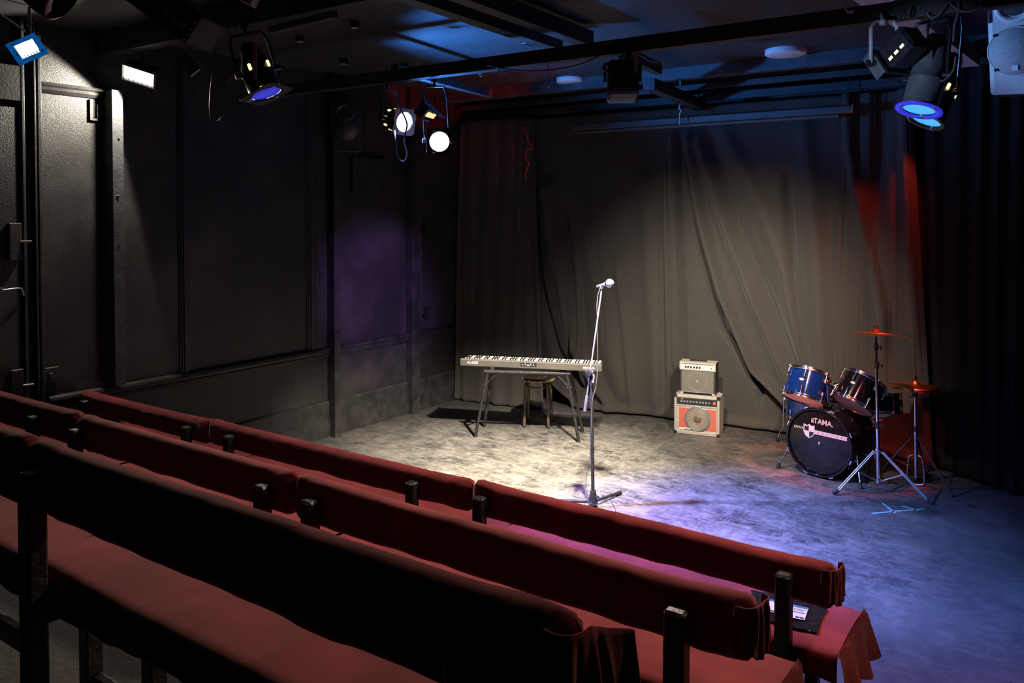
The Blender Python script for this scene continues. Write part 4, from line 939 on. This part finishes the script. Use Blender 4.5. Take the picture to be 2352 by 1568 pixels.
def cymbal_profile(r, k=.13): return [(.006, k * .36), (r * .07, k * .35), (r * .14, k * .27), (r * .19, k * .16), (r * .24, k * .13), (r * .6, k * .07), (r, 0), (r, -.0015), (r * .6, k * .07 - .002), (r * .24, k * .13 - .002), (r * .19, k * .155), (r * .13, k * .26), (.006, k * .34)]
cy = thing('crash_cymbal', 'large thin bronze cymbal, nearly level on top of the tripod stand', 'cymbal', ct, Matrix.Rotation(R(-9.5), 4, 'X') @ Matrix.Rotation(R(-1.5), 4, 'Y'), 'drum kit')
MB().lathe(cymbal_profile(.258, .12), 80).build('bronze_disc', 'cymbal', cy, local=True)
MB().cyl((0, 0, .04), (0, 0, .062), .016).cyl((0, 0, .06), (0, 0, .072), .009).build('felt', 'rubber', cy, local=True)
MB().cyl((0, 0, .07), (0, 0, .088), .004).tube([(-.014, 0, .080), (0, 0, .076), (.014, 0, .080)], .004, 6).build('wing_nut', 'chrome', cy, local=True)
# hi-hat
hb = pz(2104, 1112); hh = thing('hi_hat_stand', 'chrome hi-hat stand with foot pedal at right of the drum kit', 'stand', hb, group='drum kit')
H = lambda z: Vector((hb.x + (py(2100, 772, hb.y).x - hb.x) * z / 1.13, hb.y, z))
MB().cyl(H(.05), H(.42), .0125).build('lower_tube', 'chrome', hh); MB().cyl(H(.40), H(.70), .010).build('upper_tube', 'chrome', hh)
MB().cyl(H(.70), H(1.135), .0035).cyl(H(1.135), H(1.145), .006).build('pull_rod', 'chrome', hh)
MB().cyl(H(.66), H(.715), .016, .028).build('cymbal_cup', 'plastic_black', hh)
wing(H(.66), Vector((-.045, -.02, .0))).build('wing_bolt', 'brushed', hh)
wing(H(.42), Vector((-.03, -.02, 0))).cyl(H(.40), H(.44), .018).build('collar', 'metal_dark', hh)
for an in (200, 330, 85):
    c, s = math.cos(R(an)), math.sin(R(an)); p = H(.36)
    lg = MB().cyl(p + Vector((c * .02, s * .02, 0)), (hb.x + c * .30, hb.y + s * .30, .015), .007).cyl(H(.15) + Vector((c * .015, s * .015, 0)), p.lerp(Vector((hb.x + c * .30, hb.y + s * .30, .015)), .55), .004).build('leg', 'metal_black', hh)
    MB().cyl((hb.x + c * .285, hb.y + s * .285, .025), (hb.x + c * .305, hb.y + s * .305, .008), .013).build('rubber_foot', 'rubber', lg)
fr = [H(.22) + Vector((-.018, 0, 0)), H(.20) + Vector((-.045, -.01, 0)), H(.10) + Vector((-.055, -.02, 0)), H(.02) + Vector((-.045, -.03, -.0)), H(.015) + Vector((.05, -.03, 0)), H(.10) + Vector((.058, -.02, 0)), H(.20) + Vector((.045, -.01, 0)), H(.22) + Vector((.018, 0, 0))]
MB().tube(smooth_path(fr, 4), .005, 8).build('pedal_frame', 'brushed', hh)
MB().box((hb.x + .01, hb.y + .17, .05), (.085, .26, .012), T=None, bev=.004).build('foot_board', 'metal_dark', hh)
hc = H(.735)
for s_, lab in ((1, 'upper bronze hi-hat cymbal on the thin rod at right'), (-1, 'lower bronze hi-hat cymbal, facing down under the upper one')):
    c = thing('hi_hat_cymbal', lab, 'cymbal', hc + Vector((0, 0, .006 * s_)), Matrix.Rotation(R(-2), 4, 'X') if s_ > 0 else Matrix.Rotation(R(180 - 2), 4, 'X'), 'hi-hat cymbals')
    MB().lathe(cymbal_profile(.178, .13), 64).build('bronze_disc', 'cymbal', c, local=True)
    if s_ > 0: MB().cyl((0, 0, .045), (0, 0, .085), .009).cyl((0, 0, .058), (0, 0, .068), .016).build('clutch', 'chrome', c, local=True)
# pale box and kick pedal behind
pb = pz(2073, 1048); t = thing('pale_box', 'small pale grey box on the floor behind the hi-hat stand', 'box', (pb.x, pb.y, 0), rz(R(8)))
MB().bb(-.05, .06, 0, .1, 0, .16, bev=.004).build('body', 'pale', t, local=True)
MB().tube([(-.03, -.03, .10), (0, -.04, .05), (.012, -.04, .02)], .012, 8).build('beater', 'head_white', t, local=True)
kx = bx + Vector((.21 * .55, .98 * .55, 0)); kp = thing('bass_drum_pedal', 'black foot pedal behind the bass drum', 'pedal', kx, rz(BA))
MB().bb(-.05, .05, 0, .27, .0, .012, bev=.003).build('base_plate', 'metal_dark', kp, local=True)
MB().box((0, .14, .045), (.07, .24, .008), T=Matrix.Rotation(R(-6), 4, 'X')).build('foot_board', 'brushed', kp, local=True)
MB().cyl((-.05, 0.0, 0.01), (-.05, 0.0, .2), .007).cyl((.05, 0.0, 0.01), (.05, 0.0, .2), .007).cyl((-.05, 0, .2), (.05, 0, .2), .007).build('pedal_frame', 'metal_dark', kp, local=True)
# tape marks on the floor
for i, (p, q, wd, lab) in enumerate((((2002, 1179), (2124, 1168), .018, 'long pale blue tape strip on floor below the cymbal stand foot'), ((2028, 1156), (2056, 1178), .014, 'short pale blue tape strip meeting the long one on floor'), ((2072, 1162), (2110, 1172), .012, 'faint cream tape strip beside the cymbal stand foot'))):
    a, b = pz(*p), pz(*q); d = b - a; o = MB().bb(0, d.length, -wd / 2, wd / 2, 0, .0008, T=Matrix.Translation(a + Vector((0, 0, .0005))) @ rz(math.atan2(d.y, d.x))).build('floor_tape', 'tape_cyan' if i < 2 else 'paper'); tag(o, lab, 'tape', 'tape marks on the stage floor')

# ================================================================== stage lamps
def can(name, label, lens, target, rad, length, mount, lensmat='lens_white', frame='metal_black', fsize=None, body='metal_black', group='stage lamps on the lighting beam', taper=.62, vents=0, wrap=True, square=True, back_dir=None, ventmat='vent_glow', yokemat='metal_black', spotname=None, roll=0):
    lens = Vector(lens); D = aim(lens, target) @ rz(R(roll))
    t = thing(name, label, 'stage lamp', lens, D, group)
    L_ = length; r = rad
    prof = [(r * .96, 0), (r * 1.04, .002), (r * 1.04, .012), (r, .016), (r, L_ * .35), (r * 1.02, L_ * .36), (r * 1.02, L_ * .39), (r * .97, L_ * .40), (r * .93, L_ * .55), (r * taper, L_ * .80), (r * taper, L_ * .92), (r * taper * .75, L_), (0, L_)]
    MB().lathe(prof, 36).build('housing', body, t, local=True)
    MB().lathe([(0, .010), (r * .5, .006), (r * .94, .003)], 36).build('lens', lensmat, t, local=True)
    f = fsize or r * 1.18
    mb = MB()
    if square:
        n = 32; vs = []; fs = []
        for z in (-.004, -.008):
            for i in range(n):
                a = 2 * PI * i / n + PI / n; c, s = math.cos(a), math.sin(a); k = f / max(abs(c), abs(s)); k = min(k, f * 1.36)
                vs += [(r * .93 * c, r * .93 * s, z), (k * c, k * s, z)]
        for i in range(n):
            j = (i + 1) % n; fs += [(2 * i, 2 * j, 2 * j + 1, 2 * i + 1), (2 * n + 2 * i, 2 * n + 2 * i + 1, 2 * n + 2 * j + 1, 2 * n + 2 * j), (2 * i + 1, 2 * j + 1, 2 * n + 2 * j + 1, 2 * n + 2 * i + 1), (2 * i, 2 * n + 2 * i, 2 * n + 2 * j, 2 * j)]
        mb.add(vs, fs)
    else: mb.lathe([(r * .93, -.004), (f * 1.02, -.004), (f * 1.02, -.010), (r * .93, -.010), (r * .93, -.004)], 40)
    mb.build('gel_frame', frame, t, local=True)
    for k in range(3):
        an = R(60 + 120 * k); MB().box((r * 1.06 * math.cos(an), r * 1.06 * math.sin(an), -.004), (.02, .02, .016), T=None, bev=.002).build('frame_clip', 'brushed', t, local=True)
    for k in range(vents):
        an = R(k * 360 / vents + 10); MB().box((r * .985, 0, L_ * .47), (.010, .016, .035), T=rz(an) @ Matrix.Identity(4), bev=.003).build('vent', ventmat, t, local=True)
    # yoke in world space
    W = WM[t.name]; mid = W @ Vector((0, 0, L_ * .45)); ax = Vector((D[0][2], D[1][2], D[2][2])); mount = Vector(mount)
    up = (mount - mid).normalized(); sd = ax.cross(up); sd = sd.normalized() if sd.length > .05 else Vector((1, 0, 0))
    a, b = mid + sd * (r + .012), mid - sd * (r + .012); hgt = (mount - mid).length - .03
    yk = MB().tube([a, a + up * hgt * .75, a + up * (hgt - .01) - sd * .02, b + up * (hgt - .01) + sd * .02, b + up * hgt * .75, b], .008, 6)
    yk.cyl(a + sd * .02, a - sd * .015, .016).cyl(b - sd * .02, b + sd * .015, .016); yk.build('yoke', yokemat, t)
    MB().cyl(mount - up * .035, mount + up * .01, .009).cyl(mount - up * .01, mount + up * .03, .022, .022, 12).build('hook_clamp', 'metal_dark', t)
    return t, W
BM = lambda x, y=4.25: Vector((x, y, 2.955))
l7 = py(928, 280, 4.25)
can('stage_lamp', 'lit round stage lamp with pinkish square gel frame, left of the two bright ones', l7, l7 + Vector((.97, -.17, -.22)), .075, .27, BM(-4.12, 4.3), 'lens_white', 'wood_tag', .092, vents=8)
l8 = py(1009, 325, 4.25)
can('stage_lamp', 'brightest round white-lit stage lamp with dark blue square frame', l8, l8 + Vector((.72, -.68, -.16)), .072, .26, BM(-3.72, 4.35), 'lens_white', 'metal_black', .088)
t = thing('small_floodlight', 'small angled floodlight with thin amber lit edge, between the two bright round lamps', 'stage lamp', py(992, 270, 4.2), aim((0, 0, 0), (.55, .2, -.55)), 'stage lamps on the lighting beam')
MB().bb(-.08, .08, -.05, .05, .02, .10, bev=.01).build('housing', 'metal_dark', t, local=True); MB().bb(-.07, .07, -.012, .022, .012, .021).build('lit_edge', 'lens_amber', t, local=True)
MB().bb(-.075, .075, .046, .052, -.05, .03).build('barn_door', 'metal_grey', t, local=True); MB().tube([py(992, 262, 4.2), py(985, 240, 4.22), py(975, 215, 4.25)], .009, 6).build('bracket', 'metal_dark', t)
tag(MB().tube(smooth_path([py(920, 250, 4.2), py(935, 285, 4.1), py(928, 320, 4.1), py(936, 355, 4.1), py(925, 371, 4.1), py(911, 355, 4.1), py(909, 320, 4.1), py(906, 290, 4.15), py(900, 240, 4.2)], 5), .005, 7).build('lamp_cable', 'cable'), 'black cable looping down in front of the left bright round lamp', 'cable')
# black box lamp in the middle
c10 = py(1430, 188, 4.2)
t = thing('box_spotlight', 'black box-shaped stage lamp hanging alone in mid ceiling', 'stage lamp', c10, aim((0, 0, 0), (-.5, .82, -.16)) , 'stage lamps on the lighting beam')
MB().bb(-.085, .085, -.10, .10, -.10, .10, bev=.014).build('housing', 'beam_black', t, local=True)
MB().lathe([(.072, -.12), (.078, -.10), (.078, -.14), (.070, -.14), (.070, -.12)], 32).build('lens_tube', 'metal_black', t, local=True)
MB().box((0, 0, .102), (.13, .15, .006), bev=.002).build('rear_plate', 'metal_dark', t, local=True)
mb = MB()
for x, y in ((-.05, -.05), (.03, -.06), (0, .05), (0, .08), (.05, .02), (-.04, .03)): mb.cyl((x, y, .104), (x, y, .108), .004, n=8)
mb.build('vent_screw', 'disc', t, local=True)
W = WM[t.name]; mt = BM(c10.x + .02, 4.23)
a, b = W @ Vector((.10, 0, 0)), W @ Vector((-.10, 0, 0)); up = Vector((0, 0, 1))
MB().tube([a, a + up * .10, mt + (a - mt) * .8 + Vector((0, 0, 0)), mt - up * .03, b + up * .10, b], .009, 6).build('yoke', 'metal_dark', t)
MB().cyl(mt - up * .05, mt, .02).build('hook_clamp', 'metal_dark', t)
MB().bb(-.01, .01, -.06, .06, -.001, .003, T=Matrix.Translation(py(1461, 143, 4.15)) @ Matrix.Rotation(R(90), 4, 'X')).build('tape_label', 'wood_tag', t)
tag(MB().tube(smooth_path([py(1432, 124, 4.15), py(1415, 145, 4.12), py(1390, 150, 4.12), py(1384, 158, 4.12), py(1394, 164, 4.14), py(1404, 158, 4.16)], 5), .005, 7).build('lamp_cable', 'cable_grey'), 'cable curling over top left of the black box lamp', 'cable')
tag(MB().tube(smooth_path([py(1378, 128, 4.2), py(1330, 148, 4.2), py(1270, 160, 4.2), py(1200, 163, 4.2), py(1150, 156, 4.2), py(1120, 150, 4.2)], 5), .005, 7).build('ceiling_cable', 'cable'), 'black cable sagging under the lighting beam over red-lit ceiling', 'cable')
tag(MB().tube(smooth_path([py(1450, 118, 4.22), py(1475, 128, 4.3), py(1490, 138, 4.35), py(1510, 142, 4.4), py(1520, 150, 4.4)], 5), .006, 7).build('ceiling_cable', 'cable_grey'), 'blue-lit cable bundle behind top right of the black box lamp', 'cable')
# right-hand lamps
c11 = py(2070, 116, 4.15)
t = thing('fresnel_spotlight', 'boxy black lamp in a tall blue-lit yoke, left of the right-hand lamps', 'stage lamp', c11, aim((0, 0, 0), (-.72, .42, -.62)) @ Matrix.Scale(.74, 4), 'stage lamps on the lighting beam')
MB().bb(-.085, .085, -.085, .085, -.09, .13, bev=.02).build('housing', 'metal_dark', t, local=True)
MB().bb(-.10, .10, -.10, .10, -.115, -.09, bev=.004).build('gel_runner', 'metal_black', t, local=True)
MB().lathe([(0, -.112), (.055, -.115), (.07, -.117)], 28).build('lens', 'cone_dark', t, local=True)
mb = MB()
for k in range(3): mb.bb(-.0865, -.084, -.05, -.03, -.05 + k * .05, -.02 + k * .05)
mb.build('vent', 'vent_glow', t, local=True)
MB().bb(-.10, .10, .10, .105, -.19, -.10).bb(-.105, -.10, -.09, .09, -.18, -.10).build('barn_door', 'metal_grey', t, local=True)
yk = py(2028, 52, 4.15); ya, yb = py(2000, 62, 4.12), py(2060, 62, 4.2); za = py(2000, 145, 4.12); zb = py(2060, 120, 4.2)
mb = MB()
def strap(mb, pts, wd, d): 
    pts = [Vector(p) for p in pts]; d = Vector(d).normalized()
    for a, b in zip(pts, pts[1:]):
        n_ = (b - a).cross(d).normalized() * .003
        vs = [a - d * wd + n_, a + d * wd + n_, b + d * wd + n_, b - d * wd + n_, a - d * wd - n_, a + d * wd - n_, b + d * wd - n_, b - d * wd - n_]
        mb.add(vs, [(0, 1, 2, 3), (7, 6, 5, 4), (0, 4, 5, 1), (2, 6, 7, 3), (0, 3, 7, 4), (1, 5, 6, 2)])
strap(mb, [za, ya, ya + (yb - ya) * .15 + Vector((0, 0, .025)), yb + (ya - yb) * .15 + Vector((0, 0, .025)), yb, zb], .012, (.6, -.8, 0)); mb.build('yoke', 'speaker_grey', t)
MB().cyl(yk, py(2025, 32, 4.2), .008).cyl(yk - Vector((0, 0, .01)), yk + Vector((0, 0, .012)), .016).build('hook_clamp', 'speaker_grey', t)
MB().cyl(za - Vector((.02, 0, 0)), za + Vector((.04, .02, 0)), .018).build('pivot_knob', 'metal_black', t)
c12 = py(2111, 250, 4.2)
can('long_stage_lamp', 'long tapered metal stage lamp with cyan lens, front one of the right-hand pair', c12, c12 + Vector((-.17, -.30, -1)), .078, .36, py(2143, 30, 4.25), 'lens_cyan', 'gel_blue', .100, body='metal_grey', taper=.72, square=False)
c13 = py(2128, 276, 4.55)
can('long_stage_lamp', 'dark stage lamp with cyan lens behind the long metal one, light leaking through its vents', c13, c13 + Vector((-.34, -.34, -1)), .078, .36, Vector((py(2175, 60, 4.5).x, 4.5, 3.08)), 'lens_cyan', 'metal_black', .096, vents=9, square=False)
for pts, lab in (([(2143, 75), (2140, 120), (2142, 165), (2155, 185), (2172, 182), (2190, 160), (2195, 130)], 'pale cable hanging in a loop between the right-hand lamps'), ([(2202, 0), (2200, 30), (2192, 60), (2190, 95)], 'pale cable dropping beside right-hand lamps from the beam'), ([(2176, 8), (2160, 30), (2140, 42), (2130, 30)], 'pale cable arched over the top of the long metal lamp'), ([(2180, 5), (2200, 22), (2225, 26), (2256, 15)], 'thin cable stretched from right-hand lamps toward the grey speaker')):
    tag(MB().tube(smooth_path([py(x, y, 4.2) for x, y in pts], 5), .005, 7).build('lamp_cable', 'cable_grey'), lab, 'cable')
tag(MB().tube([py(2075, 20, 4.15), py(2068, 45, 4.15), py(2073, 48, 4.15), py(2080, 30, 4.15), py(2075, 20, 4.15)], .004, 6).build('carabiner', 'metal_dark'), 'small dark carabiner hanging beside the tall yoke', 'carabiner')
# blue-gelled lamp at left
l4 = py(611, 214, 2.7); t4, _ = can('stage_lamp', 'black stage lamp with crumpled blue gel, hanging before the dark left wall', l4, l4 + Vector((.42, .12, -1)), .082, .27, py(560, 60, 2.62), 'gel_blue', 'rubber', .105, group=None, vents=5)
mt4 = py(560, 60, 2.62); MB().cyl(mt4, (mt4.x, mt4.y, 3.3), .009).build('drop_rod', 'metal_dark', t4)
mb = MB()
for a_ in range(3): mb.lathe([(.080, .004), (.089, .004), (.089, .009), (.080, .009)], 14, a0=R(20 + 120 * a_), a1=R(95 + 120 * a_))
mb.build('rim_glow', 'vent_glow', t4, local=True)
MB().bb(-.012, .012, -.003, .001, -.085, .085, T=Matrix.Translation(py(586, 140, 2.55)) @ Matrix.Rotation(R(2), 4, 'Y')).build('tape_label', 'wood_tag', t4)
tag(MB().tube(smooth_path([py(495, 110, 2.7), py(487, 180, 2.7), py(482, 240, 2.7), py(487, 275, 2.7), py(505, 275, 2.7), py(520, 235, 2.7), py(520, 190, 2.7), py(540, 165, 2.7)], 5), .0045, 7).build('lamp_cable', 'cable'), 'dark cable hanging in a long loop left of the blue-gelled lamp', 'cable')
# floodlights by the left wall
def flood(label, pos, tgt, w_, h_, em, rollv=0, gel=False):
    t = thing('floodlight', label, 'floodlight', pos, aim(pos, tgt) @ rz(R(rollv)))
    MB().bb(-w_, w_, -h_, h_, .02, .10, bev=.012).build('housing', 'metal_black', t, local=True)
    mb = MB()
    for a in ((-w_ - .008, w_ + .008, -h_ - .010, -h_), (-w_ - .008, w_ + .008, h_, h_ + .010), (-w_ - .008, -w_, -h_, h_), (w_, w_ + .008, -h_, h_)): mb.bb(a[0], a[1], a[2], a[3], .0, .022)
    mb.build('frame', 'metal_grey', t, local=True)
    MB().bb(-w_ + .004, w_ - .004, -h_ + .004, h_ - .004, .012, .0195).build('lens', em, t, local=True)
    mb = MB()
    for i in range(7): x = -w_ + .01 + i * (2 * w_ - .02) / 6; mb.cyl((x, -h_, .004), (x, -h_ + .02, .004), .002, n=5)
    mb.build('guard', 'metal_dark', t, local=True)
    if gel:
        mb = MB()
        def g(u, v): return (-w_ * 1.45 + 2.9 * w_ * u, -h_ * 1.5 + 3 * h_ * v, -.004 + .014 * nz(u * 5, v * 5))
        vs = [g(i / 16, j / 16) for i in range(17) for j in range(17)]
        fs = [(i * 17 + j, (i + 1) * 17 + j, (i + 1) * 17 + j + 1, i * 17 + j + 1) for i in range(16) for j in range(16) if not (3 <= i <= 12 and 3 <= j <= 12)]
        mb.add(vs, fs, True); mb.build('gel_sheet', 'gel_cyan', t, local=True)
    return t
p2 = Vector((-5.40, 3.18, 2.985))
fl = flood('bright warm floodlight shining under the ceiling above the cut-off wall post', p2, p2 + Vector((.34, -.62, -.66)), .105, .06, 'lens_warm', 24)
MB().cyl((-5.42, 3.22, 3.06), (-5.44, 3.25, 3.29), .01).build('bracket', 'metal_black', fl)
p1 = Vector((-5.14, 2.34, 3.01))
f1_ = flood('floodlight with torn blue gel sheet glowing at the left picture edge', p1, p1 + Vector((.62, -.42, -.34)), .062, .046, 'lens_white', -28, True)
MB().cyl((-5.2, 2.38, 3.06), (-5.28, 2.42, 3.29), .01).build('bracket', 'metal_black', f1_)
MB().tube([py(-10, 25, 2.2), py(58, 72, 2.34)], .006, 6).build('safety_wire', 'brushed', f1_)
# long lantern overhead at left with green lettering
a, b = py(290, -60, 1.9), py(470, 75, 2.05); d = (b - a); Mx = Matrix.Translation(a) @ d.to_track_quat('X', 'Z').to_matrix().to_4x4()
t = thing('profile_lantern', 'long black lantern housing overhead at top left with green lettering', 'stage lamp', a, Mx.to_3x3().to_4x4())
Ln = d.length
MB().bb(0, Ln, -.10, .10, -.075, .065, bev=.02).build('housing', 'post_black', t, local=True)
mb = MB()
for z in (-.06, -.035, -.01, .02): mb.bb(.02, Ln + .005, -.108, -.098, z, z + .008)
mb.build('cooling_fin', 'metal_dark', t, local=True)
MB().bb(Ln - .005, Ln + .012, -.097, .097, -.07, .06, bev=.005).build('front_frame', 'rubber', t, local=True)
MB().box((Ln + .05, -.02, .03), (.09, .012, .05), T=Matrix.Rotation(R(20), 4, 'Y')).build('barn_door', 'metal_grey', t, local=True)
text('lettering', 'Strand', .046, 'green_print', t, T(Ln - .075, -.1, -.012) @ FX @ T(0, 0, .012), bold=.0005)
text('lettering', '7', .03, 'green_print', t, T(Ln - .045, -.1, .035) @ FX @ T(0, 0, .012))
MB().cyl((Ln * .5, 0, .06), (Ln * .5, 0, .36), .014).build('hanger', 'metal_dark', t, local=True)
c5 = py(150, -6, 1.7); t = thing('round_lantern', 'dark round lamp with pale metal crescent edge at the top left corner', 'stage lamp', c5, aim((0, 0, 0), (.5, .45, -.45)))
MB().lathe([(.10, 0), (.115, .01), (.115, .06), (.09, .20), (0, .22)], 36).build('housing', 'metal_black', t, local=True)
MB().lathe([(.085, -.006), (.118, -.006), (.118, .0), (.085, .0)], 20, a0=R(-60), a1=R(30)).build('rim', 'disc', t, local=True)
MB().cyl((0, 0, .1), (-.05, .2, .3), .01).build('bracket', 'metal_dark', t, local=True)
tag(MB().tube(smooth_path([py(70, 5, 1.7), py(95, 25, 1.7), py(105, 28, 1.7), py(130, 5, 1.7)], 4), .003, 6).tube([py(105, 28, 1.7), py(72, 55, 1.7), py(60, 58, 1.7)], .003, 6).build('wire', 'brushed'), 'thin bright wire under the dark round lamp at top left', 'wire')
t = thing('ribbed_vent', 'ribbed pale metal lamp end poking in at the top edge, left of centre', 'stage lamp part', py(572, -4, 1.8), rz(R(35)) @ Matrix.Rotation(R(25), 4, 'Y'))
mb = MB()
for k in range(5): mb.bb(-.025, .025, -.03, .03, k * .009 - .02, k * .009 - .015)
mb.bb(-.02, .02, -.025, .025, -.02, .05); mb.build('ribbed_body', 'disc', t, local=True)

# ================================================================== loudspeakers
def speaker(label, center, target, W_, H_, m, gm, badge, roll=0):
    D = (Vector(target) - Vector(center)); q = D.to_track_quat('-Y', 'Z').to_matrix().to_4x4() @ Matrix.Rotation(R(roll), 4, 'Y')
    t = thing('loudspeaker', label, 'loudspeaker', center, q); w_, h_ = W_ / 2, H_ / 2
    MB().prism([(-w_ + .02, 0), (w_ - .02, 0), (w_, .03), (w_ * .7, .26), (-w_ * .7, .26), (-w_, .03)], H_, z0=-h_).build('cabinet', m, t, local=True, bevel=.012)
    RX_ = Matrix.Rotation(R(90), 4, 'X'); wz = -h_ + w_ * 1.68; wr = w_ * .92
    g = MB().lathe([(wr, -.004), (wr * .97, .010), (0, .013)], 48, T=T(0, 0, wz) @ RX_).build('grille', gm, t, local=True)
    MB().lathe([(wr * 1.05, 0), (wr * 1.04, .008), (wr * .98, .008), (wr * .97, 0)], 48, T=T(0, 0, wz) @ RX_).build('grille_ring', m, t, local=True)
    MB().bb(-.014, .014, -.016, -.012, wz - wr * .78, wz - wr * .78 + .028).build('badge', badge, g, local=True)
    hz = h_ - w_ * .60; Th = T(0, 0, hz) @ RX_ @ Matrix.Diagonal((1.02, .88, 1, 1))
    MB().lathe([(.092, 0), (.088, .012), (.070, .014), (.058, .004), (.045, -.02), (.02, -.045), (0, -.045)], 40, T=Th).build('horn', m, t, local=True)
    MB().lathe([(.050, .0035), (.03, .0045), (0, .0045)], 30, T=Th).build('horn_throat', 'rubber', t, local=True)
    for sgn in (-1, 1): MB().bb(sgn * w_ * .84 - .008, sgn * w_ * .84 + .008, -.006, .002, hz - .07, hz + .07, bev=.006).build('handle_recess', 'rubber', t, local=True)
    for sgn in (-1, 1):
        for z in (wz + wr * .72, wz - wr * .72): MB().cyl((sgn * wr * .72, -.016, z), (sgn * wr * .72, -.008, z), .008, n=10).build('grille_screw', 'metal_black', g, local=True)
    MB().bb(-.10, .10, .08, .20, -h_ - .03, -h_ - .001, bev=.004).build('bracket', 'metal_dark', t, local=True)
    return t
sp = py(2332, 100, 4.9)
s1 = speaker('pale grey loudspeaker lit blue at the top right corner', sp, (-1.3, 0.9, 1.4), .27, .53, 'speaker_grey', 'speaker_mesh', 'paper', 4)
MB().cyl(sp + Vector((.05, .15, .1)), sp + Vector((.05, .2, .39)), .016).build('hanger', 'metal_dark', s1)
s2p = Vector((-5.50, 5.10, 2.80)); s2p = px(794, 293, -5.46)
s2 = speaker('black loudspeaker hanging on left wall with small gold badge', s2p, s2p + Vector((1.0, -1.35, -.22)), .275, .44, 'speaker_black', 'speaker_black', 'gold')
MB().cyl(s2p + Vector((-.06, .12, .05)), (WX, s2p.y + .14, s2p.z + .05), .016).build('hanger', 'metal_dark', s2)
